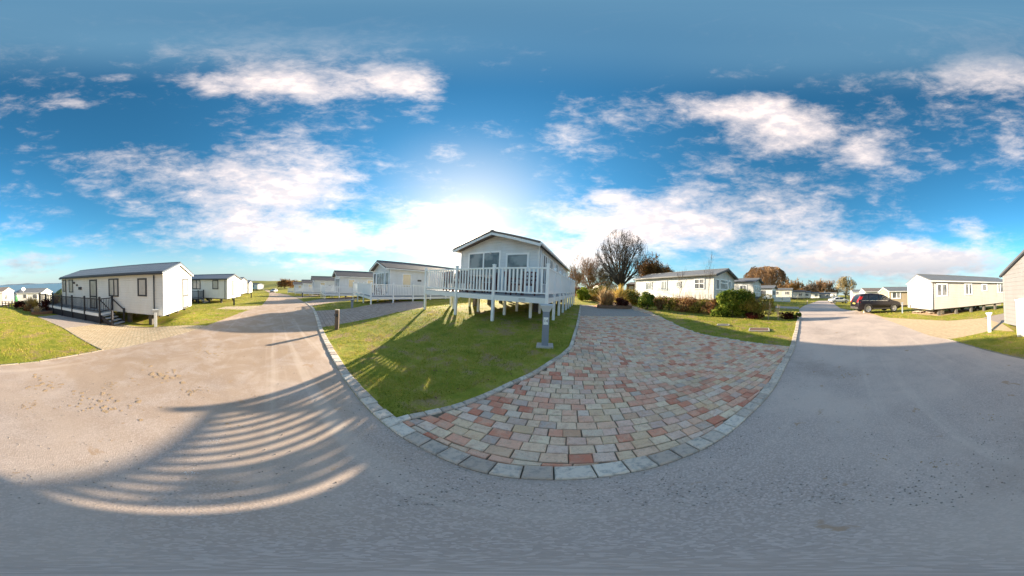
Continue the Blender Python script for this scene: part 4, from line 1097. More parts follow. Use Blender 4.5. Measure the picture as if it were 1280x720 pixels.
for k in range(3): mb.box(dk2.w(-.7, 3.2 - .28 * k, dk2.z - .16 - .15 * k), dk2.P * .5, dk2.A * .15, Vector((0, 0, .02)))
mb.build('steps', M['deckfloor'], dk2.t)
for px, D, zr, azu, lab in ((300.2, 32, -2.42, -66, 'white mobile home with dark trim, third along the left side of the road'), (311, 42, -2.95, -70, 'white mobile home with brown trim, fourth along the left side of the road')):
    h = Home('mobile_home', lab, at(px, 360, D).xy, azu, 4.1, azu - 90, 10, CAM_H + zr, 2.35, .5, 'white_siding', 'roof_blue', 'charcoal', gutter='charcoal', group='white mobile homes left of the road')
    h.window('side', .8, 1.7, .8, 2.0, 'charcoal', 'glass'); h.window('side', 3.5, 4.6, .1, 2.0, 'charcoal', 'glass', name='door'); h.window('end', 1.6, 2.5, .6, 2.0, 'charcoal', 'pale_pane')
h = Home('mobile_home', 'low white mobile home across the far left end of the road', at(322, 361, 88).xy, -30, 4, -118, 9, at(322, 361.6, 88).z, 2.2, .5, 'white_siding', 'roof_grey', 'fascia')
h.window('side', 3, 4.2, .8, 1.9, 'charcoal', 'glass'); h.window('side', 6, 7, .8, 1.9, 'charcoal', 'glass')

# homes lower down the slope towards the sea
s1 = Home('mobile_home', 'white mobile home with grey roof and satellite dish, below the grassy bank', at(52, 370, 38).xy, -112, 4.0, 150, 6.2, CAM_H - 3.95, 2.1, .75, 'white_siding', 'roof_grey', 'fascia')
s1.window('side', 1, 2.2, .9, 1.8, 'pvc', 'glass'); s1.window('side', 3.6, 4.6, .9, 1.8, 'pvc', 'glass'); s1.window('end', 1.4, 2.4, .8, 1.8, 'pvc', 'pale_pane')
mb = MB(); q = s1.p(-.3, 4.2, 2.9); mb.lathe(q, [(.02, 0), (.28, .03), (.42, .12), (.43, .13), (.28, .05), (.02, .03)], 14, (.5, .75, .35)); mb.tube([q - Vector((0, 0, .7)), q], .025, 6); mb.build('satellite_dish', M['pvc'], s1.t)
s2 = Home('mobile_home', 'white gabled mobile home low on the slope beside the one with the dish', at(24, 370, 44).xy, -68, 4.0, 196, 9, CAM_H - 4.3, 2.0, .8, 'white_siding', 'roof_grey', 'charcoal')
s2.window('end', 1.3, 2.5, .6, 1.7, 'pvc', 'glass')
s3 = Home('mobile_home', 'cream mobile home at the far left edge above the bank', at(3.5, 370, 30).xy, 230, 4.0, 140, 8, CAM_H - 3.3, 2.2, .6, 'cream_siding', 'roof_brown', 'fascia')
s3.window('end', .6, 1.6, .8, 1.8, 'pvc', 'glass'); s3.window('side', .8, 1.8, .8, 1.8, 'pvc', 'glass')

# ------------------------------------------------------------------ homes to the right
HA = Home('mobile_home', 'weathered cream caravan with dark gable trim behind the laurel hedge', (14.9, 7.6), 94, 4.4, 4, 12.2, CAM_H - .45, 2.3, .72, 'old_siding', 'roof_grey', 'charcoal', oe=.45, os=.22, skirt='brickskirt', barge=.2)
for x0, y0, x1, y1, mu, tr in ((894.8, 349.2, 898.7, 361.6, (), ()), (900.3, 350, 909.2, 362, (), (.66,)), (910.2, 351.4, 913.2, 362, (), ())): HA.pwin('end', x0, y0, x1, y1, 'pvc', trans=tr, fw=.10)
HA.pwin('side', 868.6, 349, 880.2, 361, 'pvc', mull=(.5,), trans=(.55,), fw=.08); HA.pwin('side', 845.7, 352.4, 850.6, 358.8, 'pvc', pane='pale_pane', fw=.08)
HA.pwin('side', 827, 351.4, 833.6, 362.6, 'pvc', pane='pale_pane', mull=(.4,), fw=.08); HA.pwin('side', 807.8, 353, 814.6, 362, 'pvc', pane='pale_pane', mull=(.4,), fw=.08)
HB = Home('mobile_home', 'cream caravan with dark double window, second beyond the hedge', at(941.6, 360, 28).xy, 94, 4.0, 4, 11, CAM_H - .18, 2.3, .6, 'old_siding', 'roof_grey', 'charcoal', oe=.5, os=.2, skirt='pier')
HB.pwin('side', 925, 356.7, 933, 364.4, 'pvc', mull=(.5,), fw=.12); HB.window('end', .5, 3.5, .7, 1.75, 'pvc', 'glass', mull=(.3, .7), fw=.12)
HC = Home('mobile_home', 'white caravan with dark roof, third beyond the hedge', at(965, 360, 39).xy, 94, 4.0, 4, 10, CAM_H - .75, 2.3, .6, 'white_siding', 'roof_grey', 'charcoal', oe=.5, os=.2)
HC.window('side', 1.5, 3.2, .7, 1.8, 'charcoal', 'glass', mull=(.5,)); HC.window('end', .6, 3.4, .8, 1.8, 'pvc', 'glass', mull=(.5,))
dkC = Deck('white_deck', 'small white panelled deck in front of the third caravan beyond the hedge', at(971, 372, 41).xy, 84, CAM_H - 1.35, [(-.6, 3, 0, 3.2)], rail_h=1.0)
dkC.rail(-.6, 0, 3, 0, gap=.12, bw=.11, posts=[0, .5, 1]); dkC.rail(3, 0, 3, 3.2, gap=.12, bw=.11, first=False); dkC.rail(-.6, 0, -.6, 3.2, gap=.12, bw=.11, first=False)
far = [(989.5, 58, 94, 8, 371.5, 'cream caravan with two dark windows on short legs, far along the right hand road', 'roof_grey', 'old_siding'),
       (1005.5, 68, 94, 8, 372.5, 'cream caravan with dark roof and low deck near the far end of the road', 'roof_brown', 'old_siding'),
       (1013, 80, 96, 8, 372.2, 'small pale caravan between the dark roofed one and the end of the road', 'roof_grey', 'white_siding'),
       (1024, 90, 98, 10, 372.5, 'grey roofed caravan left of the point where the road ends', 'roof_grey', 'white_siding'),
       (1037, 96, 104, 10, 372.8, 'cream caravan straight across the end of the road', 'roof_grey', 'cream_siding'),
       (1045.5, 104, 112, 10, 371.8, 'palest far caravan behind the parked white car', 'roof_grey', 'white_siding')]
for px, D, azu, L, yb, lab, rf, wm in far:
    q = at(px, yb, D); h = Home('mobile_home', lab, q.xy, azu, 4.0, azu - 88, L, q.z, 2.3, .55, wm, rf, 'charcoal', oe=.3, group='caravans far along the right hand road', ground=min(q.z - .5, T1(q.x, q.y)))
    h.window('side', .8, 2.2, .8, 1.8, 'pvc', 'glass', mull=(.5,)); h.window('side', 4.2, 5.4, .8, 1.8, 'pvc', 'glass'); h.window('end', .8, 3.2, .8, 1.8, 'pvc', 'glass', mull=(.5,))
HM = Home('mobile_home', 'tan caravan with grey roof behind the dark parked car', at(1111.4, 372, 28.6).xy, 92, 4.0, 184, 11, CAM_H - 1.75, 2.3, .62, 'tan_siding', 'roof_grey', 'fascia', os=.2)
HM.pwin('side', 1114.9, 364.9, 1125.3, 373, 'pvc', mull=(.55,), fw=.16); HM.window('end', 1.4, 2.4, 1.0, 1.7, 'pvc', 'pale_pane')
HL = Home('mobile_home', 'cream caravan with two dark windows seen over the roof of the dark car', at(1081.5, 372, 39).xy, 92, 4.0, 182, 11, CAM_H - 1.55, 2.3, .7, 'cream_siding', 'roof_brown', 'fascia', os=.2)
HL.window('side', 1.6, 2.3, .9, 1.8, 'charcoal', 'glass'); HL.window('side', 2.9, 3.8, .9, 1.8, 'charcoal', 'glass'); HL.window('end', 1.2, 2.4, .8, 1.8, 'pvc', 'pale_pane')
HK = Home('mobile_home', 'white caravan left of the dark parked car across the grass', at(1066, 372, 46).xy, 96, 3.6, 186, 7, CAM_H - 1.5, 2.3, .55, 'white_siding', 'roof_grey', 'fascia')
HK.window('side', .8, 1.6, .7, 1.8, 'pvc', 'glass'); HK.window('end', 1.2, 2.2, .8, 1.8, 'pvc', 'glass')
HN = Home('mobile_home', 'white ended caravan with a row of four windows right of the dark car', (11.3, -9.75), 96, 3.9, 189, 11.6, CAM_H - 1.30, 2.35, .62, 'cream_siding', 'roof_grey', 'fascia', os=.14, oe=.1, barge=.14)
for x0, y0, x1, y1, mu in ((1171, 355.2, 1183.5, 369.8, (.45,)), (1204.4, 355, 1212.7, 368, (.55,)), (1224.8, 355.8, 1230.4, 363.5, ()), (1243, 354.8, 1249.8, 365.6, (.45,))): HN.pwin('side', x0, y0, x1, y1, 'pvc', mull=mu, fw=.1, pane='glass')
HN.downpipe(.12, 'fascia')
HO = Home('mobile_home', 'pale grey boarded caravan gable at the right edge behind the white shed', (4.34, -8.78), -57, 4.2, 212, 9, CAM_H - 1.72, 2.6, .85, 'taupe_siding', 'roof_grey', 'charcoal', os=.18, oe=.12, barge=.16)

# buildings in the trees behind the driveway
HD = Home('timber_lodge', 'dark brown lodge with white windows under the trees behind the driveway', at(783, 366, 44).xy, 60, 5, 150, 6, at(783, 366, 44).z, 2.0, .55, 'wood', 'roof_brown', 'charcoal', cat='lodge', ground=T1(*at(783, 366, 44).xy))
for v in (.8, 2.2, 3.6): HD.window('side', v, v + .9, .5, 1.5, 'pvc', 'pale_pane')
for v in (.8, 2.4, 3.8): HD.window('end', v, v + .8, .5, 1.5, 'pvc', 'pale_pane')
HE = Home('cottage', 'small white cottage with terracotta roof half hidden by the bare trees', at(748, 364, 55).xy, 100, 6, 10, 6, at(748, 366, 55).z, 2.2, 1.4, 'white_siding', 'terracotta', 'fascia', cat='cottage', ground=T1(*at(748, 366, 55).xy), chassis=False)
HE.window('side', 1, 2, .8, 1.8, 'pvc', 'glass'); HE.window('end', 2, 3.2, .8, 1.8, 'pvc', 'glass')

# ------------------------------------------------------------------ trees, hedges and planting
bare_tree('bare_tree', 'tallest bare tree with fan of ascending limbs behind the driveway', 776, 33, 287.5, 76, 26, 4, 11, twig='twig_dark', trunk_h=1.7, rad=.36, kids=(3, 4), shrink=.58, minr=.018, base_y=366, up=.25, wob=.07, fan=78, round_=True)
bare_tree('russet_tree', 'brown twiggy tree left of the tallest bare tree', 738, 38, 322, 50, 13, 4, 5, fan=68, twig='twig_brown', trunk_h=1.2, rad=.22, kids=(3, 5), leaves='russet', nleaf=3000, leaf=.04, minr=.014)
bare_tree('olive_tree', 'olive brown low tree in front of the foot of the tallest bare tree', 762, 36, 331, 44, 10, 4, 9, twig='twig_olive', trunk_h=.7, rad=.16, leaves='olive', nleaf=900, leaf=.035, minr=.012)
bare_tree('russet_tree', 'dark reddish tree beside the far end of the white deck rail', 719, 33, 334, 26, 8, 4, 21, twig='twig_brown', trunk_h=.5, rad=.12, leaves='russet', nleaf=3000, leaf=.045, minr=.014)
bare_tree('conifer', 'dense bronze conifer above the roof of the weathered caravan', 812, 42, 324.5, 36, 12, 4, 31, twig='twig_brown', trunk_h=1.0, rad=.2, leaves='conifer', nleaf=16000, leaf=.10, minr=.02, up=.6)
bare_tree('conifer', 'low bronze spreading conifer right of the taller bronze one', 828, 43, 334, 34, 10, 4, 33, twig='twig_brown', trunk_h=.8, rad=.16, leaves='conifer', nleaf=9000, leaf=.09, minr=.02, up=.2)
bare_tree('bare_tree', 'broad rounded brown tree behind the second and third caravans', 957, 74, 333, 62, 20, 4, 41, fan=80, round_=True, twig='twig_brown', trunk_h=1.5, rad=.3, kids=(4, 5), leaves='russet', nleaf=3500, leaf=.06, minr=.026, shrink=.7)
bare_tree('bare_tree', 'low russet tree right of the broad rounded brown tree', 989, 92, 350, 30, 9, 4, 43, twig='twig_brown', trunk_h=1, rad=.2, kids=(3, 5), leaves='orange', nleaf=2500, leaf=.11, minr=.05)
bare_tree('bare_tree', 'small greyish bare tree left of the end of the right hand road', 1014, 112, 353, 24, 9, 4, 45, twig='twig', trunk_h=1.2, rad=.2, kids=(3, 5), minr=.06)
bare_tree('bare_tree', 'pale brown bare tree above the caravans at the end of the road', 1030, 118, 351.5, 26, 10, 4, 47, twig='twig_brown', trunk_h=1.4, rad=.22, kids=(3, 5), leaves='russet', nleaf=1200, leaf=.10, minr=.06)
bare_tree('bare_tree', 'rounded bare tree standing behind the parked white car', 1057, 84, 345, 30, 18, 4, 49, fan=72, round_=True, twig='twig_olive', trunk_h=2.2, rad=.26, kids=(3, 4), minr=.045, shrink=.68)
for px, top, w, D, lab, sd_ in ((356, 350, 17, 100, 'dark reddish bush top above the far white lodges on the left', 61), (366, 351.5, 12, 104, 'smaller reddish bush top right of the larger one above the far lodges', 63)):
    bare_tree('russet_bush', lab, px, D, top, w, 9, 4, sd_, twig='twig_brown', trunk_h=.6, rad=.15, kids=(3, 5), leaves='russet', nleaf=1600, leaf=.22, minr=.06, cat='bush', base_y=362)
def sapling(label, px, py, top, seed, rad=.02):
    g = G(px, py); D = math.hypot(g.x, g.y)
    return bare_tree('sapling', label, px, D, top, 15, 7, 3, seed, bark='palebark', twig='twig', trunk_h=(at(px, top, D).z - g.z) * .55, rad=rad, kids=(2, 3), minr=.005, up=.8)
sapling('thin bare sapling in the hedge bed in front of the weathered caravan', 850, 386, 337, 71); sapling('thin bare sapling nearer the laurel hedge, left of the caravan end', 886, 389, 318, 73, .018)

def gshrub(name, label, px, py, wpx, hpx, m, **k):
    g = G(px, py); return shrub(name, label, px, py, math.hypot(g.x, g.y), wpx, hpx, m, **k)
gshrub('shrub', 'yellow green leafy shrub beyond the far end of the white deck rail', 729, 376, 19, 15, 'limeleaf', n=2200, leaf=.085)
gshrub('shrub', 'orange low bush between the yellow green shrub and the planter', 744, 376.5, 17, 9, 'orange', n=1500, leaf=.07)
gshrub('shrub', 'olive yellow bush behind the tall planter grasses', 750, 376, 14, 14, 'olive', n=1500, leaf=.08)
gshrub('hedge', 'olive and russet hedge right of the planter, in front of the dark brown lodge', 790, 381, 30, 17, 'olive', n=4200, leaf=.06, cat='hedge', depth=.6, bumps=18)
gshrub('shrub', 'dark laurel bush standing alone at the left end of the brown hedge', 809, 386.5, 25, 20, 'laurel', n=3200, leaf=.055, depth=.8, bumps=12)
gshrub('shrub', 'russet bush tucked against the right side of the lone laurel', 825, 387, 13, 17, 'russet', n=1500, leaf=.05)
for i, (px, py, w, h, m, lab) in enumerate(((836, 387.5, 28, 15, 'olive', 'low olive hedge clump right of the lone laurel bush'), (856, 389.5, 30, 17, 'russet', 'low russet hedge clump below the first thin sapling'),
        (874, 391, 28, 16, 'olive', 'olive hedge clump below the caravan double window'), (891, 393, 26, 19, 'russet', 'russet hedge clump at the left foot of the big laurel hedge'), (866, 383, 44, 9, 'twig_red', 'thin red stemmed row along the caravan skirting'))):
    if m == 'twig_red':
        g = G(px, py); t = thing('dogwood', lab, 'shrub', g)
        mb = MB()
        for k in range(220):
            q = G(840 + random.random() * 54, py + random.uniform(-1, 2)); l = Vector((random.gauss(0, .10), random.gauss(0, .10), 1)) * random.uniform(.7, 1.5); mb.tube([q - Vector((0, 0, .05)), q + l * .5, q + l + Vector((random.gauss(0, .05), random.gauss(0, .05), 0))], [.012, .009, .005], 3, cap=False)
        mb.build('stem', M['twig_brown'], t)
    else: gshrub('hedge', lab, px, py, w, h, m, n=2400, leaf=.042, cat='hedge', depth=.6, bumps=14, group='low hedge clumps in front of the weathered caravan')
gshrub('hedge', 'big glossy laurel hedge at the corner of the lawn by the road', 914, 396, 46, 29, 'laurel', n=8500, leaf=.060, cat='hedge', depth=.55, bumps=22)
gshrub('hedge', 'olive privet hedge joined to the right end of the laurel hedge', 946, 397.5, 36, 26, 'olive', n=6000, leaf=.038, cat='hedge', depth=.5, bumps=18)
gshrub('shrub', 'pale fluffy seed head shrub against the caravan side below its double window', 876, 381, 24, 11, 'straw', n=900, leaf=.05, stem='palebark')
for px, py, h, lab, sd_ in ((960, 400, 24, 'pale bare forked shrub in front of the privet hedge', 81), (973, 400.5, 19, 'smaller pale bare shrub nearer the road kerb', 83)):
    g = G(px, py); D = math.hypot(g.x, g.y); bare_tree('bare_shrub', lab, px, D, py - h, 15, 6, 3, sd_, bark='palebark', twig='palebark', trunk_h=.12, rad=.03, kids=(2, 3), minr=.007, cat='shrub', up=.3, base_y=py)
for px, py, w, lab in ((940, 398.5, 24, 'low maroon ground shrub under the privet hedge'), (985, 398.5, 26, 'low maroon shrub beside the road kerb right of the bare shrubs')):
    gshrub('shrub', lab, px, py, w, 8, 'maroon', n=1500, leaf=.035, depth=.6)
gshrub('shrub', 'small green shrub at the kerb end of the maroon shrub', 996, 399, 9, 8, 'laurel', n=600, leaf=.04)

for px, py, D, w, h, m, lab in ((722, 369, 30, 22, 12, 'russet', 'brown scrub along the boundary beyond the yellow green shrub'), (748, 369, 31, 36, 13, 'olive', 'olive brown scrub along the boundary left of the tallest bare tree'), (775, 369, 30, 26, 9, 'russet', 'russet scrub around the foot of the tallest bare tree'), (796, 369, 38, 22, 9, 'olive', 'olive scrub beside the dark brown lodge under the trees')):
    shrub('scrub', lab, px, py, D, w, h, m, n=3000, leaf=.07, depth=.4, bumps=18, group='boundary scrub behind the driveway')
for px, D, top, w, lab, sd_ in ((1003, 125, 358, 22, 'low brown tree top behind the dark roofed far caravan', 91), (1021, 128, 359, 24, 'low brown tree between the small greyish and the pale brown bare trees', 93), (1043, 126, 360, 16, 'smallest brown tree left of the rounded bare tree by the white car', 95), (975, 100, 352, 20, 'low russet tree joined to the right side of the broad rounded brown tree', 97)):
    bare_tree('bare_tree', lab, px, D, top, w, 10, 4, sd_, twig='twig_brown', trunk_h=.8, rad=.2, kids=(3, 5), leaves='russet', nleaf=1800, leaf=.10, minr=.05)
# planter at the head of the driveway
def planter(name, label, pts, h, w=.22, m='terracotta'):
    P_ = [G(*p) for p in pts]; c = sum(P_, Vector()) / len(P_); t = thing(name, label, 'planter', c)
    mb = MB()
    for a, b in zip(P_, P_[1:] + P_[:1]):
        mb.bar(Vector((a.x, a.y, T1(a.x, a.y) + h / 2 - .05)), Vector((b.x, b.y, T1(b.x, b.y) + h / 2 - .05)), w, h + .1)
    mb.build('border', M[m], t)
    mb = MB(); n = len(P_); mb.add([(p.x, p.y, T1(p.x, p.y) + h * .8) for p in P_], [tuple(range(n))]); mb.build('soil', M['soil'], t)
    return t
planter('planter', 'brown brick edged planting bed at the head of the driveway', [(748, 385.3), (788, 386), (786, 381), (752, 380.4)], .24)
for px, py, h, w, m, lab, n in ((754, 384, 26, 12, 'straw', 'tall beige grass at the left end of the driveway planter', 420), (762, 384.5, 21, 12, 'straw_rust', 'rusty orange grass in the middle of the driveway planter', 380), (774, 382, 27, 11, 'straw_gold', 'tallest golden grass plume in the driveway planter', 420), (757, 385, 14, 14, 'straw_rust', 'short brown grass at the front left of the driveway planter', 260)):
    g = G(px, py); tall_grass('ornamental_grass', lab, px, py, math.hypot(g.x, g.y), h, w * .7, m, n, lean=.42, group='ornamental grasses in the driveway planter')
gshrub('shrub', 'rounded maroon shrub in the driveway planter', 777, 385, 21, 12, 'maroon', n=2200, leaf=.045)
# planter and grasses beside the dark deck on the left
planter('planter', 'brown brick edged bed with grasses beside the parking bay on the left', [(41, 393.5), (52, 393), (91, 389), (84, 386), (40, 388)], .25)
for px, py, h, w, m, lab, n in ((38, 387, 17, 13, 'straw', 'pale straw coloured tall grass left of the maroon shrub', 420), (44, 387.5, 15, 10, 'straw_gold', 'second straw coloured grass right against the pale one', 340), (70, 389, 23, 14, 'straw_rust', 'tall rust coloured grass beside the dark deck', 480), (46, 392.5, 10, 14, 'straw', 'low mound of straw grass at the corner of the left bed', 380)):
    g = G(px, py); tall_grass('ornamental_grass', lab, px, py, math.hypot(g.x, g.y), h, w * .7, m, n, lean=.42, group='ornamental grasses in the left bed')
for px, py, w, h, m, lab in ((58, 389.5, 17, 15, 'maroon', 'dark maroon shrub between the grasses of the left bed'), (80, 389, 12, 14, 'maroon', 'maroon shrub against the dark deck skirting'), (28, 386, 18, 9, 'maroon', 'maroon low shrub at the crest of the left bank'), (35, 388.5, 10, 7, 'russet', 'small russet shrub at the outer corner of the left bed')):
    gshrub('shrub', lab, px, py, w, h, m, n=1500, leaf=.05)
shrub('shrub', 'yellow green bush beside the cream home at the far left', 8.5, 371, 40, 9, 9, 'limeleaf', n=900, leaf=.12)
shrub('shrub', 'dark plum coloured bush on the slope behind the pale straw grass', 27, 376, 36, 9, 8, 'maroon', n=900, leaf=.10)
# garden furniture and bin down the slope
q = at(20.5, 374.5, 32); q.z = T1(q.x, q.y); hgt = max(1.2, at(20.5, 369, 32).z - q.z)
t = thing('parasol', 'closed dark green parasol on the slope at the left', 'parasol', q); mb = MB(); mb.tube([q, q + Vector((0, 0, hgt))], .03, 6); mb.build('pole', M['steel'], t)
mb = MB(); mb.lathe(q + Vector((0, 0, hgt * .45)), [(.12, 0), (.26, .1), (.22, hgt * .3), (.05, hgt * .55), (.0, hgt * .56)], 10); mb.build('canopy', M['greenbin'], t)
t = thing('patio_fence', 'low brown picket fence along the slope behind the left bank', 'fence', G(10, 381)); 
pa, pb = at(3, 379.5, 25), at(22, 379.5, 27)
for k in range(6):
    p = pa.lerp(pb, k / 5); zg = T1(p.x, p.y); mb = MB(); mb.bar((p.x, p.y, zg - .1), (p.x, p.y, zg + .9), .1, .1, up=(1, 0, 0)); mb.build('post', M['wood'], t)
mb = MB()
for h in (.35, .6, .82): mb.bar((pa.x, pa.y, T1(pa.x, pa.y) + h), (pb.x, pb.y, T1(pb.x, pb.y) + h), .03, .12)
mb.build('rail', M['wood'], t)

# ------------------------------------------------------------------ service posts and bollards
def service_post(label, px, py, top, body='post_grey', head='post_head', number=None, group=None, pad=True, yaw=None, wk=1.0):
    g = G(px, py); D = math.hypot(g.x, g.y); h = at(px, top, D).z - g.z
    t = thing('service_post', label, 'service post', g, group); az = math.degrees(math.atan2(g.x, g.y)) if yaw is None else yaw
    F, S, Z = vec(az), vec(az + 90), Vector((0, 0, 1)); w = .085 * wk
    mb = MB(); hb = h * .83
    mb.box(g + Z * hb / 2, S * w, F * w, Z * hb / 2); mb.build('body', M[body], t, bevel=.012)
    mb = MB(); b = [g + S * sx * w * 1.02 + F * sy * w * 1.02 + Z * hb for sx, sy in ((-1, -1), (1, -1), (1, 1), (-1, 1))]; u = [g + S * sx * w * 1.75 + F * sy * w * 1.6 + Z * h * .955 for sx, sy in ((-1, -1), (1, -1), (1, 1), (-1, 1))]
    mb.hexa(b + u); mb.build('head', M[head], t)
    mb = MB(); mb.box(g + Z * h * .975, S * w * 2.0, F * w * 1.8, Z * h * .02); mb.build('lid', M[head], t, bevel=.006)
    if pad:
        mb = MB(); mb.box(g + Z * .005, S * .21, F * .17, Z * .035); mb.build('base_pad', M['concrete'], t, bevel=.01)
    if number:
        c = g - F * (w + .004) + Z * h * .62
        mb = MB(); mb.box(c, S * .062, F * .003, Z * .095); pl = mb.build('number_plate', M['sign'], t)
        cu = bpy.data.curves.new('number', 'FONT'); cu.body = number; cu.size = .105; cu.extrude = .001; cu.align_x = 'CENTER'; cu.align_y = 'CENTER'
        tmp = bpy.data.objects.new('number_curve', cu); COL.objects.link(tmp); bpy.context.view_layer.update()
        me = bpy.data.meshes.new_from_object(tmp); bpy.data.objects.remove(tmp)
        o = bpy.data.objects.new('number', me); COL.objects.link(o); o.parent = pl; ORG[o.name] = ORG[pl.name]
        o.matrix_local = Matrix.Translation(c - F * .0045 - ORG[pl.name]) @ Matrix((S, Z, -F)).transposed().to_4x4(); me.materials.clear(); me.materials.append(M['ink'])
    return t
service_post('grey service post numbered 14 on a pale pad in the lawn before the white deck', 681, 432.5, 380, number='14')
gs = 'service posts along the roadsides'
service_post('pale service post by the corner of the blue roofed white home', 194.5, 408.5, 386.5, 'post_pale', group=gs, pad=False)
service_post('dark service post standing before the second white home on the left', 292.5, 381.5, 372, 'charcoal', group=gs, pad=False)
service_post('pale grey service post beside the gravel apron at the right, casting a long shadow', 1237, 415, 390.5, 'post_head', group=gs, pad=False)
service_post('small dark service post on the verge farther up the left road', 314, 372.3, 365.5, 'charcoal', 'charcoal', group=gs, pad=False)
service_post('grey service post by the corner of the tan caravan right of the dark car', 1128, 391.5, 378, 'post_grey', 'post_grey', group=gs, pad=False, wk=.7)
service_post('dark service post on the grass verge beside the paved strip in the lodge row', 378, 371.8, 366, 'charcoal', 'charcoal', group=gs, pad=False)
service_post('grey service post below the raised deck of the lodge with cream blinds', 440, 385, 374.5, 'post_grey', 'post_grey', group=gs, pad=False)
def bollard(name, label, px, py, top, m, topm, w=.075, group=None):
    g = G(px, py); D = math.hypot(g.x, g.y); h = at(px, top, D).z - g.z; t = thing(name, label, 'bollard', g, group)
    az = math.degrees(math.atan2(g.x, g.y)) + 12; F, S, Z = vec(az), vec(az + 90), Vector((0, 0, 1))
    mb = MB(); mb.box(g + Z * (h * .5 - .03), S * w, F * w, Z * (h * .5 + .03)); mb.build('post', M[m], t, bevel=.008)
    mb = MB(); mb.box(g + Z * (h + .008), S * w * 1.03, F * w * 1.03, Z * .012); mb.build('cap', M[topm], t)
    return t, g, h, F, S, Z
t, g, h, F, S, Z = bollard('timber_bollard', 'short timber bollard light at the kerb of the sunlit lawn', 421, 411.5, 387.5, 'wood', 'woodtop')
mb = MB(); mb.lathe(g - F * .07 + Z * h * .74, [(0, .05), (.05, .05), (.065, .02), (.065, 0)], 12, -F); mb.build('lamp', M['charcoal'], t)
mb = MB(); mb.lathe(g - S * .07 + Z * h * .74, [(0, .04), (.05, .04), (.06, .02), (.06, 0)], 12, -S); mb.build('lamp', M['charcoal'], t)
bollard('marker_post', 'slim cream marker post on the verge in front of the dark car rear wheel', 1079.8, 391, 378.5, 'shed_white', 'shed_white', .055)
bollard('marker_post', 'slim yellowish marker post on the far grass left of the right hand road', 1009.3, 380, 375.5, 'blind', 'blind', .09)

# ------------------------------------------------------------------ white storage shed by the right edge
g = G(1275, 421); az = 158; F, S, Z = vec(az), vec(az + 90), Vector((0, 0, 1)); zg = g.z
D_ = math.hypot(g.x, g.y); hs = at(1275, 375.5, D_).z - zg
t = thing('storage_shed', 'white plastic storage shed on the grass at the right edge', 'shed', g)
c = g + S * .62 + F * .26
mb = MB(); mb.box(c + Z * (hs / 2 - .02), S * .75, F * .24, Z * (hs / 2 + .02)); mb.build('body', M['shed_white'], t, bevel=.02)
for sx in (-.36, .36):
    mb = MB(); mb.box(c - F * .252 + S * sx + Z * hs * .5, S * .33, F * .014, Z * hs * .44); d = mb.build('door', M['shed_white'], t, bevel=.01)
    mb = MB(); mb.box(c - F * .272 + S * (sx - .26 * (1 if sx > 0 else -1)) + Z * hs * .55, S * .015, F * .012, Z * .09); mb.build('handle', M['charcoal'], d)
mb = MB(); mb.box(c + Z * (hs + .035), S * .80, F * .29, Z * .03); mb.build('lid', M['shed_white'], t, bevel=.015)
mb = MB(); mb.box(c + Z * (hs + .075) - S * .7 - F * .18, S * .08, F * .05, Z * .02); mb.build('hinge', M['charcoal'], t)

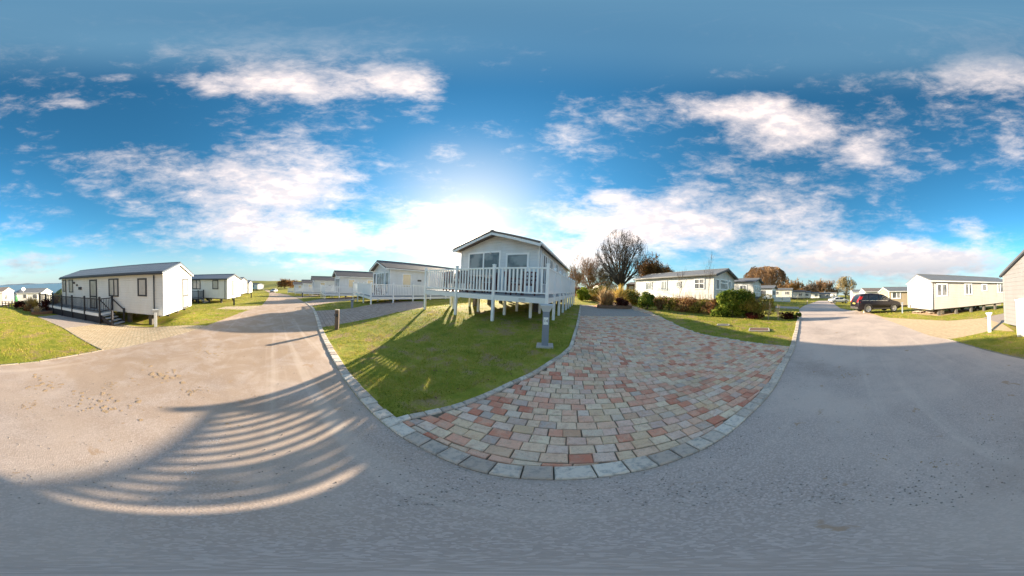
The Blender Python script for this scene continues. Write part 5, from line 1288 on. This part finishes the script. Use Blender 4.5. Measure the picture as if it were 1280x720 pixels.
# ------------------------------------------------------------------ cars
def car(name, label, pos, az, L, Wd, H, kind, paint, pitch=0.0, group=None):
    """x runs forward"""
    t = thing(name, label, 'car', pos, group); t.rotation_euler = (0, R(pitch), R(90 - az))
    O = Vector(pos); o = lambda x, y, z: O + Vector((x, y, z))
    k = L / 4.64; hw = Wd / 2
    if kind == 'suv':
        top = [(-2.31, .95), (-2.24, 1.12), (-2.05, 1.42), (-1.86, 1.60), (-1.5, 1.67), (-.8, H), (0, H - .02), (.35, H - .07), (.6, H - .20), (1.2, 1.14), (1.5, 1.06), (1.9, .98), (2.15, .88), (2.28, .72), (2.32, .55)]
    else:
        top = [(-2.31, .85), (-2.25, .98), (-1.85, 1.03), (-1.55, 1.06), (-1.1, 1.28), (-.7, 1.40), (0, H), (.35, H - .05), (.65, H - .2), (1.15, .98), (1.6, .90), (2.0, .80), (2.2, .68), (2.3, .55), (2.32, .5)]
    tx = [a * k for a, b in top]; tz = [b for a, b in top]
    ztop = lambda x: float(np.interp(x, tx, tz)); belt = 1.0 if kind == 'suv' else .88
    def half(x): return hw * (1 - .10 * max(0, (x / k - 1.5) / .82) ** 2 - .07 * max(0, (-x / k - 1.7) / .6) ** 2)
    xs = np.linspace(tx[0], tx[-1], 45)
    def section(x):
        z = ztop(x); w = half(x); zb = .26 + .12 * max(0, (abs(x) / k - 1.9) / .42); b = min(belt, z - .06)
        up = max(0, z - belt); f = min(1, up / .6)
        return [(w * .86, zb), (w * .985, zb + .16), (w, .62 * (b - zb) + zb), (w * .985, b), (w * (.985 - .20 * f), b + (z - b) * .86), (w * (.90 - .20 * f), z - .004 - .012 * f), (w * .45, z), (0, z + .008)]
    V = []; ns = 8
    for x in xs:
        s = section(x); V += [o(x, y, z) for y, z in s] + [o(x, -y, z) for y, z in s[::-1][1:]]
    m = 2 * ns - 1; mb = MB(); n = len(xs)
    mb.add(V, [(i * m + j, i * m + j + 1, (i + 1) * m + j + 1, (i + 1) * m + j) for i in range(n - 1) for j in range(m - 1)] + [tuple(range(m)), tuple(range((n - 1) * m, n * m))] + [((i + 1) * m, (i + 1) * m + m - 1, i * m + m - 1, i * m) for i in range(n - 1)], True)
    mb.build('body', M[paint], t)
    # glass
    def side_patch(x0, x1, s, nm='side_window'):
        mb = MB(); lo = []; hi = []
        for x in np.linspace(x0, x1, 7):
            sec = section(x); b, u = sec[3], sec[4]; g0, g1 = .12, .94
            lo.append(o(x, s * (b[0] + (u[0] - b[0]) * g0 + .006), b[1] + (u[1] - b[1]) * g0)); hi.append(o(x, s * (b[0] + (u[0] - b[0]) * g1 + .006), b[1] + (u[1] - b[1]) * g1))
        mb.add(lo + hi, [(i, i + 1, 8 + i, 7 + i) for i in range(6)]); mb.build(nm, M['carglass'], t)
        mb = MB()
        for p_, q_ in zip(lo[:-1], lo[1:]): mb.bar(p_, q_, .02, .03)
        mb.build('window_trim', M['alloy'], t)
    wins = ((-1.95, -1.30), (-1.24, -.28), (-.20, .92)) if kind == 'suv' else ((-1.25, -.3), (-.22, .85))
    for s in (1, -1):
        for a, b in wins: side_patch(a * k, b * k, s)
    def across(x0, x1, nm):
        mb = MB(); V = []
        for i in range(5):
            x = x0 + (x1 - x0) * i / 4; sec = section(x); yy = sec[5][0] * .94; sg = .012
            dx = sg if x0 > 0 else -sg
            V += [o(x + dx, y, ztop(x) + sg) for y in np.linspace(-yy, yy, 7)]
        mb.add(V, [(i * 7 + j, i * 7 + j + 1, i * 7 + j + 8, i * 7 + j + 7) for i in range(4) for j in range(6)]); mb.build(nm, M['carglass'], t)
    if kind == 'suv': across(.46 * k, 1.16 * k, 'windscreen'); across(-2.2 * k, -1.90 * k, 'rear_window')
    else: across(.42 * k, 1.12 * k, 'windscreen'); across(-1.52 * k, -.76 * k, 'rear_window')
    wr = .36 if kind == 'suv' else .32; wb = (-1.36 * k, 1.41 * k)
    for s in (1, -1):
        mb = MB(); mb.bar(o(-.85 * k, s * (hw + .004), .36), o(.92 * k, s * (hw + .004), .36), .02, .13); mb.build('sill_trim', M['steel'], t)
        for x in wb:
            mb = MB(); nn = 18; w_ = half(x)
            inn = [o(x + math.cos(math.pi * j / nn) * (wr + .01), s * (w_ + .008), wr + math.sin(math.pi * j / nn) * (wr + .01)) for j in range(nn + 1)]; out_ = [o(x + math.cos(math.pi * j / nn) * (wr + .075), s * (w_ + .008), wr + math.sin(math.pi * j / nn) * (wr + .075)) for j in range(nn + 1)]
            mb.add(inn + out_, [(j, j + 1, nn + 2 + j, nn + 1 + j) for j in range(nn)]); mb.build('wheel_arch', M['steel'], t)
            mb = MB(); mb.lathe(o(x, s * (w_ - .20), wr), [(.05, 0), (wr * .9, 0), (wr, .03), (wr, .20), (wr * .93, .235), (wr * .72, .24), (wr * .70, .215)], 22, (0, s, 0)); ty = mb.build('wheel', M['tyre'], t)
            mb = MB(); mb.lathe(o(x, s * (w_ - .20), wr), [(wr * .74, .232), (wr * .69, .238), (wr * .67, .20), (.02, .19)], 22, (0, s, 0))
            for q in range(10):
                a = 6.283 * q / 10; mb.bar(o(x + math.cos(a) * .05, s * (w_ + .018), wr + math.sin(a) * .05), o(x + math.cos(a) * wr * .68, s * (w_ + .028), wr + math.sin(a) * wr * .68), .045, .02, up=(0, 1, 0))
            mb.build('rim', M['alloy'], ty)
        xm = .86 * k; mb = MB(); mb.box(o(xm, s * (hw + .09), belt + .08), (.06, 0, 0), (0, .09, 0), (0, 0, .06)); mb.build('mirror', M[paint], t, bevel=.02)
        zl, zh = (.92, 1.42) if kind == 'suv' else (.72, .90)
        mb = MB(); V = []
        for z in np.linspace(zl, zh, 5):
            xr = float(np.interp(z, tz[:4], tx[:4])); sec = section(xr + .03); V += [o(xr - .02, s * half(xr) * .70, z), o(xr - .015, s * half(xr) * .93, z), o(xr + .22, s * (half(xr + .22) * (1.0 if z < belt else .93 - .10 * (z - belt)) + .012), z)]
        mb.add(V, [(i * 3 + j, i * 3 + j + 1, i * 3 + j + 4, i * 3 + j + 3) for i in range(4) for j in range(2)]); mb.build('tail_lamp', M['redlamp'], t)
        mb = MB(); xf = 2.14 * k; mb.box(o(xf, s * hw * .66, .78 if kind == 'suv' else .66), (.10, 0, 0), (0, .17, 0), (0, 0, .06)); mb.build('headlamp', M['clearlamp'], t, bevel=.02)
    mb = MB(); mb.box(o(tx[0] - .012, 0, .80 if kind == 'suv' else .62), (.01, 0, 0), (0, .26, 0), (0, 0, .055)); mb.build('number_plate', M['plate'], t)
    mb = MB(); mb.box(o(tx[0] + .06, 0, .42), (.10, 0, 0), (0, hw * .88, 0), (0, 0, .10)); mb.build('bumper', M['steel'], t, bevel=.04)
    mb = MB(); mb.box(o(tx[-1] - .02, 0, .58), (.03, 0, 0), (0, hw * .55, 0), (0, 0, .14)); mb.build('grille', M['steel'], t, bevel=.02)
    return t
q = at(1095.5, 389.5, 17.4); car('parked_suv', 'dark plum estate car with red tail lamp parked on the verge before the tan caravan', (q.x, q.y, q.z), 174, 4.6, 1.86, 1.70, 'suv', 'carpaint', 1.5)
q = G(1048.5, 379.2); car('parked_car', 'white saloon car parked on the grass near the end of the right hand road', (q.x, q.y, q.z), 168, 4.4, 1.76, 1.42, 'saloon', 'carwhite')
q = at(342.5, 362, 72); q.z = T1(q.x, q.y); car('parked_car', 'white car seen nose on before the lodges at the far left end of the road', (q.x, q.y, q.z), 128, 4.2, 1.76, 1.45, 'saloon', 'carwhite')

# ------------------------------------------------------------------ things under and beside the right hand caravan
Z = Vector((0, 0, 1))
g = G(1177, 392); D_ = math.hypot(g.x, g.y); hb = at(1177, 384.5, D_).z - g.z
t = thing('meter_cabinet', 'beige meter cabinet standing on the ground under the right hand caravan wall', 'cabinet', g); F = vec(128); S = vec(218)
mb = MB(); mb.box(g + Z * hb / 2, S * .24, F * .16, Z * hb / 2); mb.build('body', M['shed_white'], t, bevel=.01)
mb = MB(); mb.box(g - F * .165 + Z * hb * .52, S * .20, F * .008, Z * hb * .40); dr = mb.build('door', M['shed_white'], t)
mb = MB(); mb.box(g - F * .178 + S * .14 + Z * hb * .5, S * .02, F * .008, Z * .035); mb.build('handle', M['charcoal'], dr)
for px, py, lab, m in ((1190, 389.5, 'pale gas bottle left of the meter pipes under the caravan', 'clearlamp'), (1194, 389, 'pale gas bottle right beside the other under the caravan', 'post_pale')):
    g = G(px, py); t = thing('gas_bottle', lab, 'gas bottle', g, 'gas bottles under the right hand caravan')
    mb = MB(); mb.lathe(g, [(0, 0), (.14, 0), (.155, .03), (.155, .40), (.12, .50), (.05, .54), (.0, .54)], 14); mb.build('cylinder', M[m], t)
    mb = MB(); mb.lathe(g + Z * .54, [(.03, 0), (.03, .06), (.0, .06)], 8); mb.lathe(g + Z * .50, [(.10, 0), (.10, .12), (.095, .12), (.095, 0)], 12); mb.build('valve', M['steel'], t)
for px, py, a, lab in ((1165, 391.5, 20, 'grey timber pallet lying at the corner of the white ended caravan'), (1150, 390.5, 70, 'loose grey boards lying before the white end of the caravan')):
    g = G(px, py); t = thing('pallet', lab, 'pallet', g); F, S = vec(a), vec(a + 90); mb = MB()
    for k in range(6): mb.box(g + S * (-.5 + .2 * k) + Z * .13, S * .07, F * .45, Z * .012)
    mb.build('slats', M['woodtop'], t); mb = MB()
    for k in (-.4, 0, .4): mb.box(g + F * k + Z * .055, F * .04, S * .55, Z * .055)
    mb.build('bearer', M['wood'], t)

# ------------------------------------------------------------------ covers in the lawn, paint, stones and mud on the road
def cover(label, px, py, wx, wy, m, az):
    g = G(px, py); F, S = vec(az), vec(az + 90); t = thing('drain_cover', label, 'drain cover', g); up = Z * .022
    mb = MB(); mb.box(g + up, S * wx, F * wy, Z * .012); mb.build('plate', M[m], t)
    mb = MB()
    for s in (-1, 1): mb.box(g + up + S * (wx + .025) * s, S * .022, F * (wy + .047), Z * .018); mb.box(g + up + F * (wy + .025) * s, S * wx, F * .022, Z * .018)
    mb.build('frame', M['concrete'], t)
cover('rusty rectangular drain cover in the sunny lawn near the road', 949, 412.5, .42, .34, 'iron', 78); cover('small grey drain cover in the lawn before the brown hedge', 904, 406.5, .26, .18, 'pier', 70)
def splat(name, px, py, r, m, n, lab, cat, h=.006, stretch=1.0, kind=None):
    g = G(px, py); mb = MB(); k = 22; a0 = random.random() * 6; e = h
    ring = []
    for i in range(k):
        a = 6.283 * i / k; rr = r * (1 + .35 * mnoise.noise(Vector((math.cos(a) * 1.7 + px, math.sin(a) * 1.7, py))) + random.uniform(-.08, .08)); x, y = g.x + math.cos(a) * rr * stretch, g.y + math.sin(a) * rr
        ring.append((x, y))
    low = [(x, y, T1(x, y) + .004) for x, y in ring]; hi = [(g.x + (x - g.x) * .72, g.y + (y - g.y) * .72, T1(g.x + (x - g.x) * .72, g.y + (y - g.y) * .72) + .004 + h * random.uniform(.5, 1.2)) for x, y in ring]
    mb.add(low + hi + [(g.x, g.y, T1(g.x, g.y) + .004 + h)], [(i, (i + 1) % k, k + (i + 1) % k, k + i) for i in range(k)] + [(k + i, k + (i + 1) % k, 2 * k) for i in range(k)], True)
    return mb.build(name, M[m], origin=g, label=lab, cat=cat, kind=kind)
def crumbs(px, py, spread, n, name='mud_crumbs', m='mud', tall=(.015, .06), **kw):
    """a little scatter of trodden mud"""
    g = G(px, py); mb = MB()
    for _ in range(n):
        x, y = g.x + random.gauss(0, spread), g.y + random.gauss(0, spread); r = spread * random.uniform(.04, .22); z = T1(x, y) + .003; k = 9; a0 = random.random() * 6
        ring = [(x + math.cos(a0 + 6.283 * i / k) * r * random.uniform(.6, 1.25), y + math.sin(a0 + 6.283 * i / k) * r * random.uniform(.5, 1.1), z) for i in range(k)]
        mb.add(ring + [(x, y, z + r * random.uniform(*tall))], [(i, (i + 1) % k, k) for i in range(k)], True)
    kw = kw or dict(kind='stuff', label='dried mud crumbs trodden onto the asphalt road', cat='mud')
    return mb.build(name, M[m], origin=g, **kw)
for px, py, r, n in ((1104, 573, .05, 14), (1166, 579, .05, 12), (1199, 577, .035, 9), (1068, 539, .04, 8), (1082, 510, .05, 10), (240, 489, .11, 30), (180, 453, .12, 24), (320, 495, .06, 14), (284, 533, .07, 12), (1008, 483, .06, 8), (1242, 520, .07, 10), (38, 508, .09, 16), (140, 482, .12, 26), (110, 500, .2, 26), (210, 470, .3, 34), (160, 510, .2, 20), (60, 480, .25, 24), (260, 440, .3, 24), (1060, 470, .15, 16)):
    crumbs(px, py, r, n)
for px, py, r, n in ((269, 551, .030, 22), (238, 591, .026, 20), (274, 555, .02, 8)): crumbs(px, py, r, n, 'paint_mark', 'whitepaint', (.002, .01), kind='structure')
def scatter_stones():
    pts = []
    for _ in range(3600):
        a = RNG.uniform(0, 1280); b = 372 + (632 - 372) * RNG.random() ** .7
        pts.append((a, b))
    V = []; F = []; road = [(p.x, p.y) for p in REG['road']]
    for px, py in pts:
        d = ray(px, py)
        if d.z > -.05: continue
        k = CAM_H / -d.z; x, y = d.x * k, d.y * k
        gut = in_band(np.array([(x, y)]), [[tuple(p) for p in north]], .30)[0]
        dens = 1.0 if gut else .18 + .82 * (mnoise.noise(Vector((x * .7, y * .7, 3))) > .12) * (1.0 if x < 1 else .35)
        if random.random() > dens or not in_poly(np.array([x]), np.array([y]), road)[0] : continue
        r = math.hypot(x, y); s = random.uniform(.0025, .007) * (1 + r * .09); z = T1(x, y)
        o = len(V)
        for j in range(5): a = 1.2566 * j + random.uniform(-.3, .3); V.append((x + math.cos(a) * s * random.uniform(.7, 1.3), y + math.sin(a) * s * random.uniform(.7, 1.3), z - .002))
        for j in range(5): a = 1.2566 * j + random.uniform(-.3, .3); V.append((x + math.cos(a) * s * .6, y + math.sin(a) * s * .6, z + s * random.uniform(.7, 1.3)))
        for j in range(5): F.append((o + j, o + (j + 1) % 5, o + 5 + (j + 1) % 5, o + 5 + j))
        F += [(o + 5, o + 6, o + 7, o + 8), (o + 5, o + 8, o + 9, o + 9)][:1]
    np_mesh('loose_gravel', V, F, M['stone'], kind='stuff', label='small loose stones and grit scattered over the road', cat='gravel')
scatter_stones()

# ------------------------------------------------------------------ grass on every lawn
def make_grass(n=360000):
    az = R(-163) + RNG.random(n) * R(326); lr = RNG.random(n); r = 1.6 * (75 / 1.6) ** lr
    x, y = r * np.sin(az), r * np.cos(az)
    bad = np.zeros(n, bool)
    for k in PRIO: bad |= in_poly(x, y, [(p.x, p.y) for p in REG[k]])
    P2 = np.c_[x, y]
    bad |= in_band(P2, [[tuple(p) for p in north[k0:]]], .165)
    for h in (h1, h2, HA, HN, HO, HM, HB, HC):
        f = [h.p(-.1, -.1, 0), h.p(h.w + .1, -.1, 0), h.p(h.w + .1, h.L + .1, 0), h.p(-.1, h.L + .1, 0)]; bad |= in_poly(x, y, [(p.x, p.y) for p in f])
    # worn earth along the edging and under the lodge
    nz = np.array([mnoise.noise(Vector((a * .9, b * .9, 0))) + .5 * mnoise.noise(Vector((a * 2.7, b * 2.7, 5))) for a, b in P2])
    worn = in_band(P2, [[tuple(p) for p in lawn_edge], [tuple(p) for p in north[k0:k0 + 14]]], .26); bad |= worn & (nz > -.12) & (RNG.random(n) < .85)
    und = in_poly(x, y, [tuple(lodge.p(u, v, 0).xy) for u, v in ((-.9, -1.2), (5, -1.2), (5, 12), (-.9, 12))]); bad |= und & (RNG.random(n) < .93)
    bad |= (nz > .42) & (RNG.random(n) < .8)
    for cx, cy, cr in ((949, 412.5, .5), (904, 406.5, .32), (681, 432.5, .24)): q = G(cx, cy); bad |= np.hypot(x - q.x, y - q.y) < cr
    k = ~bad; x, y, r, nz = x[k], y[k], r[k], nz[k]; m = len(x); z = T(x, y)
    h = (.030 + .028 * RNG.random(m)) * (1 + .6 * np.clip(nz, -.6, .6)) * (1 + r * .012); w = np.maximum(.0038, r * .0013) * RNG.uniform(.7, 1.3, m)
    a = RNG.uniform(0, 6.283, m); b = RNG.uniform(0, 6.283, m); ln = RNG.uniform(.1, .95, m) * h
    B = np.c_[x, y, z - .004]; ux = np.c_[np.cos(a), np.sin(a), np.zeros(m)] * w[:, None]
    tip = B + np.c_[np.cos(b) * ln, np.sin(b) * ln, h]
    V = np.stack([B - ux, B + ux, tip], 1).reshape(-1, 3)
    n2_ = np.array([mnoise.noise(Vector((a * 5.5, b * 5.5, 9))) for a, b in zip(x, y)])
    cl = np.clip(.46 + nz * .7 + n2_ * .45 + RNG.normal(0, .2, m), 0, 1)
    np_mesh('grass', V, np.arange(m * 3).reshape(m, 3), M['grass'], attr=cl, kind='stuff', label='short green winter grass over the lawns and verges', cat='grass')
make_grass()
def dead_leaves():
    V = []; F = []
    for _ in range(260):
        g = G(random.uniform(540, 720), random.uniform(405, 500)) if random.random() < .6 else G(random.uniform(880, 995), random.uniform(396, 432))
        if in_poly(np.array([g.x]), np.array([g.y]), [(p.x, p.y) for p in REG['brick_driveway']])[0]: continue
        if mnoise.noise(Vector((g.x * 1.5, g.y * 1.5, 8))) < -.05: continue
        s = random.uniform(.012, .03); a = random.random() * 6; u = Vector((math.cos(a), math.sin(a), random.uniform(-.3, .3))) * s; v = Vector((-math.sin(a), math.cos(a), random.uniform(-.3, .3))) * s * .6; o = len(V); c = g + Vector((0, 0, .03))
        V += [c - u, c - v, c + u, c + v]; F.append((o, o + 1, o + 2, o + 3))
    np_mesh('fallen_leaves', V, F, M['deadleaf'], attr=RNG.random(len(F)), kind='stuff', label='fallen brown leaves lying in the lawns', cat='leaves')
dead_leaves()
